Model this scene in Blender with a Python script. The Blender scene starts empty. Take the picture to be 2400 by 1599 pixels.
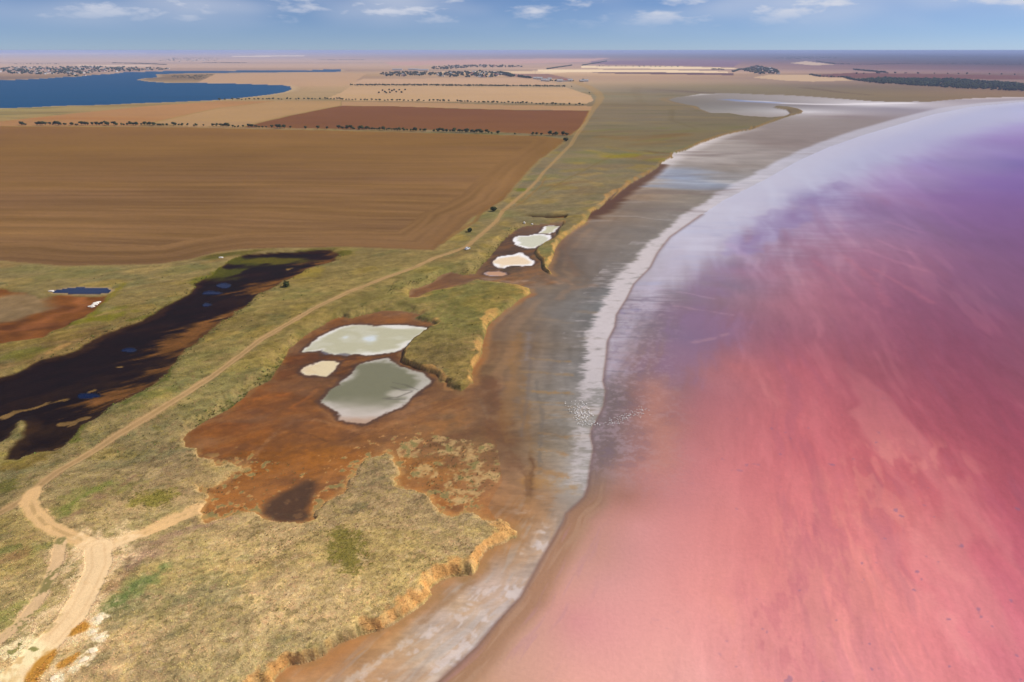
import bpy, math, random
import numpy as np
from mathutils import Vector, Matrix
f32 = np.float32
R = math.radians

# ------------------------------------------------------------------ camera, sky, sun, exposure
SC = bpy.context.scene
COL = SC.collection
CAMH = 120.0                      # flying height above the lake
FPX = 1568.7                      # focal length in the units of the traced drawing (2353 x 1568)
HORIZ = 116.0
HAZE = 0.00006                    # extinction of the air per metre
PITCH = math.atan((784.0 - HORIZ) / FPX)
cam_data = bpy.data.cameras.new('camera')
cam_data.sensor_width = 36.0
cam_data.lens = 36.0 * FPX / 2353.0
cam_data.clip_start = 1.0
cam_data.clip_end = 400000.0
cam = bpy.data.objects.new('camera', cam_data)
COL.objects.link(cam)
cam.location = (0, 0, CAMH)
cam.rotation_euler = (math.pi / 2 - PITCH, 0, 0)
SC.camera = cam

SUN_AZ, SUN_EL = R(72), R(43)     # azimuth clockwise from the view direction
w = bpy.data.worlds.new('World'); SC.world = w; w.use_nodes = True
nt = w.node_tree; nt.nodes.clear()
def N(tree, typ, **kw):
    n = tree.nodes.new(typ)
    for k, v in kw.items():
        if k.startswith('i_'):
            n.inputs[k[2:].replace('_', ' ')].default_value = v
        else:
            setattr(n, k, v)
    return n
L = nt.links.new
out = N(nt, 'ShaderNodeOutputWorld'); bg = N(nt, 'ShaderNodeBackground'); bg.inputs['Strength'].default_value = 0.085
sky = N(nt, 'ShaderNodeTexSky', sky_type='NISHITA', sun_disc=False, sun_elevation=SUN_EL, sun_rotation=SUN_AZ,
        altitude=100.0, air_density=0.5, dust_density=0.0, ozone_density=6.0)
tint = N(nt, 'ShaderNodeMix', data_type='RGBA', blend_type='MULTIPLY'); tint.inputs['Factor'].default_value = 1.0
tint.inputs['B'].default_value = (0.84, 0.82, 0.92, 1)
L(sky.outputs['Color'], tint.inputs['A'])
# small fair-weather cumulus low over the plain, everywhere round the horizon
tc = N(nt, 'ShaderNodeTexCoord'); sep = N(nt, 'ShaderNodeSeparateXYZ'); L(tc.outputs['Generated'], sep.inputs[0])
mp = N(nt, 'ShaderNodeMapping'); mp.inputs['Scale'].default_value = (1, 1, 3.6); L(tc.outputs['Generated'], mp.inputs['Vector'])
n1 = N(nt, 'ShaderNodeTexNoise'); n1.inputs['Scale'].default_value = 13.0; n1.inputs['Detail'].default_value = 7.0; n1.inputs['Roughness'].default_value = 0.58
n2 = N(nt, 'ShaderNodeTexNoise'); n2.inputs['Scale'].default_value = 4.2; n2.inputs['Detail'].default_value = 2.0
L(mp.outputs[0], n1.inputs['Vector']); L(mp.outputs[0], n2.inputs['Vector'])
def mrange(tree, src, a, b, c=0.0, d=1.0, smooth=True):
    m = N(tree, 'ShaderNodeMapRange', interpolation_type='SMOOTHSTEP' if smooth else 'LINEAR')
    m.inputs['From Min'].default_value = a; m.inputs['From Max'].default_value = b
    m.inputs['To Min'].default_value = c; m.inputs['To Max'].default_value = d
    tree.links.new(src, m.inputs['Value']); return m.outputs['Result']
def math_(tree, op, a, b):
    m = N(tree, 'ShaderNodeMath', operation=op)
    for i, v in enumerate((a, b)):
        if isinstance(v, (int, float)): m.inputs[i].default_value = v
        else: tree.links.new(v, m.inputs[i])
    return m.outputs[0]
big = mrange(nt, n2.outputs['Fac'], 0.40, 0.62)
clump = math_(nt, 'ADD', n1.outputs['Fac'], math_(nt, 'MULTIPLY', math_(nt, 'SUBTRACT', big, 0.5), 0.10))
puff = mrange(nt, clump, 0.44, 0.70)
low = mrange(nt, sep.outputs['Z'], 0.020, 0.052)
puff = math_(nt, 'MULTIPLY', math_(nt, 'MULTIPLY', puff, low), 0.92)
thin = math_(nt, 'MULTIPLY', mrange(nt, n2.outputs['Fac'], 0.35, 0.7), math_(nt, 'MULTIPLY', mrange(nt, sep.outputs['Z'], 0.010, 0.055), 0.55))
cm = N(nt, 'ShaderNodeMix', data_type='RGBA'); cm.inputs['B'].default_value = (7.8, 8.1, 9.2, 1)
L(math_(nt, 'MAXIMUM', puff, thin), cm.inputs['Factor']); L(tint.outputs['Result'], cm.inputs['A'])
L(cm.outputs['Result'], bg.inputs['Color']); L(bg.outputs[0], out.inputs['Surface'])

sd = bpy.data.lights.new('sun', 'SUN'); sd.energy = 4.2; sd.angle = R(0.6); sd.color = (1.0, 0.955, 0.88)
sun = bpy.data.objects.new('sun', sd); COL.objects.link(sun)
S = Vector((math.sin(SUN_AZ) * math.cos(SUN_EL), math.cos(SUN_AZ) * math.cos(SUN_EL), math.sin(SUN_EL)))
sun.rotation_euler = S.to_track_quat('Z', 'Y').to_euler(); sun.location = (400, 200, 600)
vs = SC.view_settings
vs.view_transform = 'Standard'; vs.look = 'None'; vs.exposure = 0.0; vs.gamma = 1.0; vs.use_curve_mapping = False
SC.cycles.use_denoising = True
SC.cycles.max_bounces = 6
SC.cycles.volume_bounces = 1
SC.cycles.transparent_max_bounces = 6
random.seed(7); rng = np.random.default_rng(11)

# ------------------------------------------------------------------ drawing -> ground
CP, SP = math.cos(PITCH), math.sin(PITCH)
def at(px, py, z=0.0):
    """ground point seen at (px,py) of the traced drawing, on the level z"""
    u = (px - 1176.5) / FPX; v = (784.0 - py) / FPX
    dx, dy, dz = u, CP + v * SP, -SP + v * CP
    t = (z - CAMH) / dz
    return (dx * t, dy * t)
def zoom(x0, y0, s):
    return lambda *p: [((x0 + a * s) / 1.02, (y0 + b * s) / 1.02) for a, b in p]
def D(*p): return list(p)
zA, zB, zC = zoom(0, 100, .3398), zoom(800, 100, .3398), zoom(1600, 100, .3398)
z1, z2, z3, z4 = zoom(0, 560, .3444), zoom(600, 480, .3444), zoom(0, 1059, .3444), zoom(600, 1059, .3444)
z5, z6, z7, z8 = zoom(1200, 480, .3444), zoom(1600, 200, .3444), zoom(1600, 1059, .3444), zoom(1000, 180, .3398)
z9, z10, z11 = zoom(1060, 440, .1722), zoom(1250, 900, .1722), zoom(0, 1250, .2226)
zV1, zV2, zV3, zV4 = zoom(0, 130, .1699), zoom(860, 140, .1699), zoom(1200, 140, .1699), zoom(1680, 120, .1699)

# ------------------------------------------------------------------ numpy tools
def vnoise(x, y, seed):
    xi = np.floor(x); yi = np.floor(y)
    u = (x - xi).astype(f32); v = (y - yi).astype(f32)
    u = u * u * (3 - 2 * u); v = v * v * (3 - 2 * v)
    xi = xi.astype(np.int64).astype(np.uint32); yi = yi.astype(np.int64).astype(np.uint32)
    def hsh(a, b):
        h = a * np.uint32(374761393) + b * np.uint32(668265263) + np.uint32((seed * 974711 + 17) % 4294967296)
        h = (h ^ (h >> np.uint32(13))) * np.uint32(1274126177)
        h = (h ^ (h >> np.uint32(15))) * np.uint32(2246822519)
        return ((h >> np.uint32(9)).astype(f32)) * f32(1.0 / 4194304.0) - 1.0
    one = np.uint32(1)
    a = hsh(xi, yi); b = hsh(xi + one, yi); c = hsh(xi, yi + one); d = hsh(xi + one, yi + one)
    return (a + (b - a) * u) + ((c + (d - c) * u) - (a + (b - a) * u)) * v
def fbm(x, y, lam, n=4, seed=1, cell=None, gain=0.55):
    """fractal noise, roughly -1..1; waves finer than the sampling are dropped"""
    s = np.zeros_like(x, dtype=f32); amp = 1.0; tot = 0.0
    ca, sa = math.cos(0.6), math.sin(0.6)
    xx, yy = x, y
    for k in range(n):
        o = vnoise(xx / lam, yy / lam, seed * 31 + k)
        if cell is not None:
            o = o * np.clip(lam / cell * 0.5 - 0.3, 0, 1)
        s += amp * o; tot += amp * amp
        amp *= gain; lam *= 0.47
        xx, yy = xx * ca - yy * sa + 13.7 * k, xx * sa + yy * ca - 7.1 * k
    return s / math.sqrt(tot) * 1.25
def sstep(a, b, v):
    t = np.clip((v - a) / (b - a), 0, 1); return t * t * (3 - 2 * t)
def segdist(x, y, pts, closed=False, along=False):
    p = np.array(pts, dtype=np.float64)
    if closed: p = np.vstack([p, p[:1]])
    best = np.full(x.shape, 1e12, dtype=np.float64 if x.dtype == np.float64 else f32); arc = np.zeros_like(best); s0 = 0.0
    for (ax, ay), (bx, by) in zip(p[:-1], p[1:]):
        dx, dy = bx - ax, by - ay; l2 = dx * dx + dy * dy
        if l2 < 1e-9: continue
        t = np.clip(((x - ax) * dx + (y - ay) * dy) / l2, 0, 1)
        d = (x - ax - t * dx) ** 2 + (y - ay - t * dy) ** 2
        if along:
            m = d < best; arc = np.where(m, s0 + t * math.sqrt(l2), arc)
        best = np.minimum(best, d); s0 += math.sqrt(l2)
    best = np.sqrt(best)
    return (best, arc) if along else best
def inside(x, y, pts):
    ins = np.zeros(x.shape, bool); n = len(pts)
    for i in range(n):
        ax, ay = pts[i]; bx, by = pts[(i + 1) % n]
        if ay == by: continue
        m = (ay > y) != (by > y)
        ins ^= m & (x < (bx - ax) * (y - ay) / (by - ay) + ax)
    return ins
def sdf(x, y, pts):                       # positive inside
    d = segdist(x, y, pts, True)
    return np.where(inside(x, y, pts), d, -d)
def lp(x, y):
    return np.arctan2(x, y) , np.log(np.hypot(x, y) + 1.0)
def idw(x, y, ctrl, vals, power=3.0):
    """scattered control values -> smooth field (distance in bearing and log range)"""
    a, l = lp(x, y)
    vals = np.asarray(vals, dtype=np.float64); vals = vals.reshape(len(ctrl), -1)
    num = np.zeros((x.size, vals.shape[1]), f32); den = np.zeros(x.size, f32)
    for (cx, cy), v in zip(ctrl, vals):
        ca = math.atan2(cx, cy); cl = math.log(math.hypot(cx, cy) + 1.0)
        d2 = (a - ca) ** 2 + (l - cl) ** 2 + 2e-4
        wgt = (d2 ** (-power / 2)).astype(f32)
        den += wgt; num += wgt[:, None] * v.astype(f32)
    return num / den[:, None]

def rbf(x, y, ctrl, vals, lam=.006):
    """smooth colour field through scattered samples (distance in bearing and log range)"""
    c_ = np.array(ctrl); ca, cl = np.arctan2(c_[:, 0], c_[:, 1]), np.log(np.hypot(c_[:, 0], c_[:, 1]) + 1.0); v = np.asarray(vals, dtype=np.float64); n = len(v)
    A = np.zeros((n + 1, n + 1)); A[:n, :n] = -np.hypot(ca[:, None] - ca, cl[:, None] - cl) + lam * np.eye(n); A[n, :n] = A[:n, n] = 1
    wts = np.linalg.solve(A, np.vstack([v, np.zeros((1, v.shape[1]))])).astype(f32)
    a, l = lp(x, y); a = a.astype(f32); l = l.astype(f32); o = np.tile(wts[n], (x.size, 1))
    for i in range(n):
        o -= np.sqrt((a - f32(ca[i])) ** 2 + (l - f32(cl[i])) ** 2)[:, None] * wts[i]
    return np.clip(o, v.min(0), v.max(0))

# ------------------------------------------------------------------ the lie of the land
_pl = [((700,1500),4.5,2.2),((870,1440),4,3),((1000,1360),4.5,3.5),((1080,1270),4,4),((1160,1215),2.5,5),((1090,1185),.8,2),((1000,1160),.6,2),
 ((930,1080),.5,2),((850,1080),.9,2),((720,1180),.9,2),((590,1200),1,3),((470,1180),.4,3),((540,1080),.3,3),((430,1020),.6,4),
 ((480,975),3,10),((600,870),4.2,9),((700,770),4.8,8),((800,715),4.5,8),((900,710),3.5,10),((985,740),3.3,4),((935,810),3.6,2.2),
 ((1000,870),3.4,2.2),((1085,860),4,3),((1110,780),4,3.5),((1190,690),3,5),((1150,650),1,4),((1000,670),1.2,4),((1000,645),3.5,11),
 ((1090,620),4,12),((1150,570),4.5,12),((1210,512),3,9),((1280,525),4,4),((1245,590),4,2.5),((1262,600),4,3),((1290,560),4,6),((1360,490),4,6),
 ((1440,430),4,5),((1550,355),4,5),((1700,300),4,5),((1840,253),4,6),((1600,230),.6,40),((1545,215),.6,40),((2000,237),.8,40),((2340,222),1,40)]
_pi = [((300,1300),5),((700,1330),4.6),((500,1420),4.8),((300,900),5.2),((0,600),5.6),((600,450),6),((1000,400),6),((1200,350),5.6),((1500,300),4.6),
 ((1500,230),3),((100,300),5),((700,260),5),((1300,230),5),((300,210),3),((100,1500),5),((100,1150),5.2),((1030,780),4.2),((1300,420),4.6),((800,1240),3.6),
 ((900,150),5),((300,140),5),((1500,150),5),((2100,170),5),((2300,200),4),((700,122),5),((1700,122),5)]
_pl = [(p, h * (.52 if h > 1.5 else 1), ww * .72) for p, h, ww in _pl]
PL_C = [at(*p, 0.9 + h) for p, h, ww in _pl] + [at(*p, h) for p, h in _pi]
PL_V = [0.9 + h for p, h, ww in _pl] + [h for p, h in _pi]
WD_C = [at(*p, 0.9) for p, h, ww in _pl]; WD_V = [ww for p, h, ww in _pl]
def plateau(x, y): return idw(x, y, PL_C, PL_V, 3.0)[:, 0]
def G(pts, off=0.0):
    """drawing points -> points on the plateau surface (plus off)"""
    p = np.array(pts, dtype=np.float64); z = np.full(len(p), 4.5)
    for _ in range(4):
        u = (p[:, 0] - 1176.5) / FPX; v = (784.0 - p[:, 1]) / FPX
        t = (z + off - CAMH) / (-SP + v * CP)
        x, y = u * t, (CP + v * SP) * t
        z = plateau(x, y).astype(np.float64)
    return [(float(a), float(b)) for a, b in zip(x, y)]
def atp(px, py, off=0.0): return G([(px, py)], off)[0]
def Lw(pts, z=0.9): return [at(a, b, z) for a, b in pts]

# outline of the low ground (mud flat, salt pits and lake), traced at the foot of the banks
LOW = Lw(D((300,2300),(420,1900),(560,1640),(600,1580)) +
 z4((110,1568),(150,1505),(230,1445),(320,1418),(400,1405),(470,1370),(560,1290),(700,1240),(850,1203),(1000,1120),(1080,1060),(1140,1025),(1200,965),
    (1185,922),(1250,870),(1340,830),(1470,810),(1500,770),(1520,720),(1580,650),(1680,600),(1750,562),(1765,540),(1720,500),
    (1690,480),(1600,460),(1500,430),(1440,405),(1400,415),(1330,430),(1250,410),(1190,360),(1150,290),(1040,260),(980,230),(970,180),(975,120),(940,60),(925,-20),
    (880,-20),(830,30),(760,70),(640,180),(590,290),(500,350),(400,400),(385,460),(290,495),(180,497),(60,470),(-5,430)) +
 z3((1640,420),(1500,450),(1400,480),(1370,460),(1350,400),(1380,350),(1350,330),(1400,310),(1330,230),(1450,240),(1540,190),(1580,140),(1640,120),(1650,70),
    (1560,60),(1480,90),(1440,60),(1350,40),(1340,-20)) +
 z1((1225,1420),(1262,1350),(1290,1320),(1420,1230),(1560,1160),(1640,1100),(1700,1030)) +
 z2((100,1195),(170,1090),(230,980),(330,900),(420,840),(520,785),(590,765),(640,780),(700,760),(790,740),(870,720),(980,720),(1080,740),(1130,755),(1085,775),
    (1120,790),(1180,800),(1220,820),(1170,840),(1100,900),(1050,940),(1010,1000),(995,1070),(1050,1095),(1150,1130),(1230,1160),(1255,1215),(1300,1210),(1310,1240),
    (1400,1270),(1450,1230),(1480,1215),(1470,1160),(1480,1110),(1530,1040),(1550,950),(1560,870),(1600,800),(1680,730),(1780,660),(1860,600),(1850,570),(1760,545),
    (1640,530),(1500,510),(1420,540),(1330,560),(1200,590),(1100,630),(1040,630),(1040,580),(1120,560),(1200,530),(1260,480),(1320,460),(1420,480),(1490,470)) +
 z9((340,1130),(420,1040),(530,930),(620,810),(700,720),(800,630),(880,570),(980,530),(1100,515),(1260,500),(1400,490),(1500,490),(1490,530),(1450,580),(1410,650),
    (1350,710),(1240,770),(1170,830),(1120,890),(1150,950),(1220,1000),(1215,1080),(1250,1120),(1320,1170),(1380,1190),(1335,1150),(1292,1110),(1312,1060),(1350,1000),
    (1375,940),(1400,850),(1450,760),(1530,680),(1640,600),(1720,540),(1800,500),(1860,400),(1900,330),(2000,290),(2080,220),(2150,130),(2250,60)) +
 z8((1260,862),(1340,792),(1420,732),(1500,690),(1580,640),(1620,600),(1650,580),(1700,560),(1692,537),(1780,512),(1900,462),(2050,407),(2180,377),(2240,370),(2250,352)) +
 zC((480,602),(560,572),(640,542),(740,507),(810,492),(835,477),(800,460),(730,445),(650,437),(620,450),(720,470),(740,490),(700,510),(600,520),(440,510),(330,490),
    (200,490),(120,460),(100,440),(30,430),(-60,410),(-100,395),(-40,378),(30,370),(120,355),(330,350),(560,360),(740,365),(900,375),(1100,390),(1300,405),(1480,412),
    (1600,408),(1700,410),(1800,400),(1950,388),(2150,380),(2353,375))) + [at(2700, 222, .9), (4200, 2300), (9000, 2600), (9000, -2000), (0, -2000)]
# water line of the pink lake
L3 = Lw(D((640,2100),(800,1800),(940,1640)) + z4((1240,1568),(1380,1440),(1500,1330),(1640,1160),(1800,990),(1890,830),(1960,700),(2090,480),(2110,420),(2200,340)) +
 z10((690,1540),(740,1400),(780,1100),(820,880),(780,700),(800,600),(870,480),(960,300),(985,100)) +
 z5((620,1200),(640,1050),(650,930),(700,830),(710,750),(780,640),(830,540),(940,430),(990,330)) +
 D((1540,545),(1590,510),(1660,462),(1760,412),(1830,372),(1900,340),(1980,312),(2060,288),(2140,264),(2230,246),(2353,234)), 0.0) + [at(2700, 231, 0), (4300, 2150), (9000, 2400)]
LAKE = L3 + [(9000, -2000), (0, -2000)]
# inner edge of the white salt crust
L2 = Lw(D((780,1800),(860,1660)) + D((960,1530),(1020,1465),(1090,1390),(1150,1320),(1195,1258),(1240,1195),(1272,1140),(1288,1080),(1300,1020),(1302,960),(1315,900),(1328,830),(1340,760),(1372,690),(1402,640),(1450,590),
   (1500,540),(1560,492),(1640,440),(1710,405),(1790,362),(1860,332),(1950,300),(2050,272),(2150,248),(2250,236),(2353,229)), 0.3)

PONDS = {
 'upper':  Lw(z2((320,1000),(380,935),(480,870),(570,830),(650,815),(740,815),(800,828),(900,818),(1020,820),(1100,830),(1165,845),(1140,875),(1080,910),(1030,960),(980,990),(900,1010),(780,1022),(690,1012),(620,1030),(520,1020),(460,1025),(440,990),(380,1000)), .8),
 'small':  Lw(z2((305,1140),(340,1105),(400,1080),(450,1063),(520,1062),(563,1080),(550,1110),(520,1140),(480,1168),(400,1165),(320,1160)), .8),
 'large':  Lw(z2((740,1075),(800,1055),(890,1045),(930,1070),(990,1100),(1080,1130),(1140,1155),(1185,1195),(1160,1230),(1090,1280),(1040,1320),(1020,1360),(930,1400),(830,1450),(740,1485),(640,1480),(570,1460),(555,1420),(500,1380),(440,1330),(470,1290),(560,1220),(620,1170),(680,1110)), .8),
 'far':    Lw(z9((1240,540),(1300,520),(1380,518),(1440,530),(1430,560),(1390,600),(1330,630),(1230,625),(1160,618),(1230,580)), .8),
 'middle': Lw(z9((1100,642),(1180,622),(1270,640),(1340,650),(1350,690),(1280,740),(1210,780),(1120,820),(1020,830),(920,800),(850,770),(820,720),(850,680),(920,660),(1040,650)), .8),
 'peach':  Lw(z9((550,1020),(600,960),(680,930),(800,915),(900,890),(960,890),(1010,930),(1060,970),(1120,1000),(1135,1025),(1080,1060),(960,1070),(840,1055),(740,1075),(715,1095),(640,1085),(580,1060)), .8),
 'puddle': Lw(z9((430,1165),(500,1138),(640,1138),(730,1155),(740,1185),(650,1205),(520,1205),(450,1190)), .8)}
MIRE = G(z1((-300,1010),(-60,960),(0,945),(180,890),(300,830),(430,790),(570,740),(650,690),(740,640),(880,590),(1000,545),(1100,490),(1200,430),(1290,375),(1340,340),(1330,310),(1440,260),(1560,170),(1640,120),(1700,112),(1850,98),
 (2000,92),(2130,82),(2250,77),(2310,110),(2280,150),(2150,190),(2000,260),(1900,310),(1800,370),(1700,440),(1600,520),(1480,590),(1350,680),(1250,770),(1150,880),(1130,940),(1040,990),(950,1040),(850,1095),(780,1130),
 (700,1180),(620,1230),(540,1270),(500,1330),(480,1380),(350,1450),(250,1460),(130,1500),(70,1500),(90,1420),(150,1350),(170,1280),(140,1240),(100,1300),(40,1360),(-40,1400),(-300,1480)), -1.0)
POOLS = [G(z1(*[(cx + rx * math.cos(t) * (1 + .12 * math.sin(3 * t + cx)), cy + ry * math.sin(t)) for t in np.linspace(0, 2 * math.pi, 17)[:-1]]), -1.6)
         for cx, cy, rx, ry in ((1525,322,46,17),(1440,372,64,12),(1402,452,34,12),(885,758,46,13),(618,1065,92,17))]
BPOND = G(z1((345,360),(400,355),(480,342),(540,340),(650,346),(730,350),(765,368),(740,385),(640,392),(540,388),(430,382),(370,378)), -1.2)
CLEAR = G(z1((-300,330),(0,345),(80,365),(180,370),(280,400),(400,385),(560,395),(720,395),(680,430),(640,490),(580,540),(480,590),(380,630),(300,680),(150,690),(0,720),(-300,760)), -0.6)
TRENCH = G(z9((1000,388),(1300,380),(1520,384),(1560,384),(1535,425),(1400,428),(1100,414)), -1.2)
BLUE = G(zA((-1500,520),(0,455),(200,449),(400,438),(700,433),(900,423),(1200,412),(1500,398),(1700,380),(1850,362),(1960,345),(2010,325),(2005,305),(1950,297),(1800,292),(1600,285),(1350,281),(1150,280),(1010,270),(940,258),
 (1000,247),(1080,243),(1085,228),(1060,222),(1250,214),(1500,211),(1800,207),(2100,205),(2280,205),(2353,200),(2353,186),(2290,184),(2100,194),(1800,192),(1500,197),(1200,196),(1060,201),(850,206),(760,218),(640,224),(540,236),(440,240),
 (300,250),(150,258),(0,262),(-1500,290)), -2.5)

FIELDS = [  # outline, colour, contrast of the furrows, label
 (D((-1400,640),(0,600),(60,608),(150,613),(280,612),(380,608),(430,600),(500,582),(560,573),(680,570),(800,568),(900,573),(1000,576),(1020,560),(1060,530),(1090,500),(1130,480),(1160,460),(1180,435),(1210,400),(1240,370),(1280,340),(1303,320),(1250,313),(1000,306),(700,299),(400,293),(0,290),(-1400,285)),
  (124,93,66), 1.0, 'wide brown ploughed field with fine furrows beyond the black marsh'),
 (zA((1670,582),(2000,505),(2353,436)) + zB((0,436),(400,441),(800,456),(1200,465),(1715,470),(1690,540),(1640,600),(1580,642),(1300,628),(1000,615),(600,603),(0,598)),
  (120,83,62), .7, 'reddish brown ploughed field between two rows of trees'),
 (zA((1060,552),(1500,455),(1900,405),(2353,405),(2353,433),(2000,500),(1670,577),(1300,580)), (166,133,102), .6, 'pale tan wedge-shaped field left of the reddish field'),
 (zA((-1500,560),(0,545),(500,490),(1000,440),(1500,405),(1900,405),(1500,453),(1060,550),(950,578),(0,575),(-1500,580)), (165,124,94), .8, 'tan stubble field on the near shore of the blue lake'),
 (zB((0,406),(700,416),(1100,431),(1730,440),(1720,468),(1200,463),(600,448),(0,434)), (166,132,106), .5, 'narrow tan field strip behind the reddish field'),
 (zB((-100,385),(0,345),(60,304),(800,303),(1500,311),(1560,312),(1720,365),(1740,400),(1690,422),(0,398)), (184,151,122), .6, 'light tan field with an old enclosure in it'),
 (zB((80,290),(150,250),(1270,245),(1460,280),(1500,296),(700,290)), (186,152,128), .5, 'pale field in front of the village'),
 (zA((1490,216),(2353,207)) + zB((0,206),(180,215),(120,250),(60,285)) + zA((2353,300),(2150,300),(2030,302),(1960,296),(1800,290),(1500,282),(1360,276)), (180,146,120), .5, 'tan field behind the tip of the blue lake'),
 (zC((-700,162),(0,166),(350,176),(380,181),(0,183),(-700,176)), (232,205,168), .2, 'straw yellow strip near the far hamlet'),
 (zC((-1000,185),(0,192),(310,201),(310,210),(0,207),(-1000,203)), (232,204,168), .2, 'long straw yellow strip left of the far hamlet'),
 (zB((1560,192),(2353,208)) + zC((350,213),(350,226),(0,221)) + zB((1800,213)), (105,82,92), .3, 'dark bare strip below the straw yellow strip'),
 (zC((480,242),(600,222),(870,222),(950,238),(1110,242),(1180,262),(900,270),(700,262)), (192,162,134), .3, 'pale stubble field below the far hamlet'),
 (zC((740,142),(850,129),(1040,152),(900,158)), (196,170,148), .2, 'small pale field right of the far hamlet'),
 (zC((880,225),(1180,209),(2353,228),(3200,240),(3200,270),(2353,256),(1180,245),(950,238)), (112,78,82), .4, 'purplish red heath field in front of the woodland'),
 (zB((690,201),(1400,195),(1600,190),(1560,206),(1450,216),(690,211)), (212,182,152), .2, 'pale stubble strip behind the village'),
 (zB((1180,216),(1420,214),(1610,256),(1330,247),(1190,236)), (142,110,106), .3, 'dark triangular field beside the white farm'),
 (zB((1720,130),(2353,118)) + zC((420,125),(350,170),(0,161)) + zB((1720,150)), (128,103,122), .4, 'far purple-brown field'),
 (zB((300,135),(1000,115),(1850,108),(1700,135),(1000,150),(350,158)), (190,150,140), .4, 'far pinkish stubble field'),
 (zA((0,70),(1000,66),(1000,78),(0,84)), (225,200,180), .2, 'far pale strip under the horizon'),
 (zA((1600,92),(2100,88),(2100,96),(1600,100)), (228,205,182), .2, 'small far pale strip beyond the farther village'),
 (zA((520,155),(1050,158),(1000,166),(560,163)), (214,186,166), .2, 'pale strip behind the lakeside village'),
]
FIELDS = [(G(p), c, a, l) for p, c, a, l in FIELDS]

TRACKS = [  # centre line, width in metres, colour, label
 (G(D((-260,1290),(0,1178),(50,1150),(75,1130),(130,1085),(200,1045),(270,1000),(340,958),(420,908),(480,870),(540,825),(600,780),(660,745),(720,710),(800,672),(880,640),(950,615),(1000,592),(1045,577),(1075,565),(1110,535),(1140,510),
    (1155,485),(1185,460),(1210,440),(1235,415),(1250,395),(1280,365),(1310,335),(1325,310),(1340,290),(1350,272),(1362,252),(1375,236),(1380,224),(1372,212),(1352,200),(1325,190),(1300,184))), 3.3, (166,132,92), 'long dirt track running past the pits to the far fields'),
 (G(D((75,1130),(68,1150),(80,1180),(105,1205),(150,1226),(190,1242),(225,1258),(260,1252),(330,1225),(400,1193),(450,1172),(500,1160))), 4.6, (222,178,124), 'dirt side track curving down to the orange salt pit'),
 (G(D((225,1256),(228,1300),(205,1350),(165,1420),(120,1470),(70,1520),(20,1568),(-80,1640))), 6.0, (232,190,140), 'wide sandy track down to the limestone patch'),
 (G(D((140,1240),(132,1290),(108,1345),(85,1385),(50,1430),(-10,1480),(-120,1560))), 3.0, (216,178,134), 'faint pale footpath beside the sandy track'),
 (G(z8((820,690),(790,750),(700,830),(620,890),(520,920))), 2.2, (140,108,70), 'old wheel ruts joining the dirt track from the right'),
 (G(z8((1280,545),(1100,640),(900,745),(800,810))), 2.0, (118,98,62), 'straight old ditch line across the far grassland'),
 (G(z8((1690,225),(1688,292),(1680,300),(1750,322),(1860,360))), 3.0, (88,76,60), 'dark ditch line across the far grassland'),
 (G(z8((1690,298),(1900,303),(2100,298),(2330,308))), 4.0, (86,70,58), 'long dark ditch line towards the spit'),
 (G(z8((1450,75),(1440,110),(1470,160),(1500,195))), 4.0, (112,96,78), 'winding faint path over the far grassland'),
 (G(z8((1860,365),(1700,410),(1600,445))), 3.0, (98,90,64), 'faint diagonal path in the far grassland'),
 (G(zC((840,312),(950,325),(1100,345),(1280,360))), 6.0, (84,66,66), 'dark drainage line beyond the lagoon'),
 (G(z8((560,790),(500,850),(380,930),(330,1000),(200,1080),(100,1150))), 3.0, (128,92,60), 'worn turning lane along the corner of the ploughed field'),
]

# ------------------------------------------------------------------ colours of the ground (cloud shade and sky reflection put into them)
_land = [((300,1500),(202,167,120)),((600,1450),(200,168,120)),((800,1380),(195,164,114)),((900,1280),(182,153,101)),((500,1300),(194,163,111)),((100,1350),(184,152,103)),((300,1150),(170,142,98)),((380,1080),(152,127,92)),
 ((60,1250),(158,138,92)),((850,1150),(170,141,100)),((900,1060),(158,133,95)),((1000,1250),(178,149,105)),((300,980),(130,114,77)),((500,850),(132,114,72)),((400,1000),(137,120,82)),((700,650),(130,112,70)),((900,600),(132,114,74)),
 ((1030,760),(118,106,62)),((1050,830),(126,106,70)),((1080,690),(112,106,62)),((100,640),(126,110,74)),((300,650),(132,114,77)),((200,720),(127,108,67)),((150,800),(127,108,64)),((1150,540),(127,110,74)),((1250,470),(124,110,84)),
 ((1350,430),(123,110,88)),((1300,380),(125,111,90)),((1450,330),(120,111,86)),((1500,280),(117,107,95)),((1450,240),(121,109,97)),((1600,260),(117,106,96)),((1500,210),(124,112,104)),((1580,285),(114,104,88)),
 ((100,140),(196,168,152)),((600,142),(190,162,148)),((1000,142),(182,154,140)),((1300,140),(158,130,130)),((1700,140),(125,103,112)),((2000,150),(118,92,98)),((2300,160),(112,86,98)),((2300,130),(46,52,72)),((2200,124),(60,64,84)),((2320,145),(60,58,74)),((1900,124),(76,76,94)),  # far right kept dark blue: cloud shade put into the colour
 ((1300,123),(152,136,138)),((300,125),(198,176,162)),((800,122),(174,152,148)),((1500,180),(192,156,126)),((1500,165),(196,164,138)),((1900,198),(118,104,98)),((2100,205),(118,103,92)),((1700,202),(132,120,100)),((2000,215),(126,110,92)),
 ((900,190),(186,152,124)),((700,190),(176,142,114)),((300,270),(165,125,95)),((20,262),(150,136,100)),((1350,215),(150,138,116)),((60,172),(176,142,118)),((300,165),(166,138,122)),((430,180),(140,118,88)),((2250,212),(136,110,92))]
LAND_C = G([p for p, c in _land]); LAND_V = [c for p, c in _land]
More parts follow.
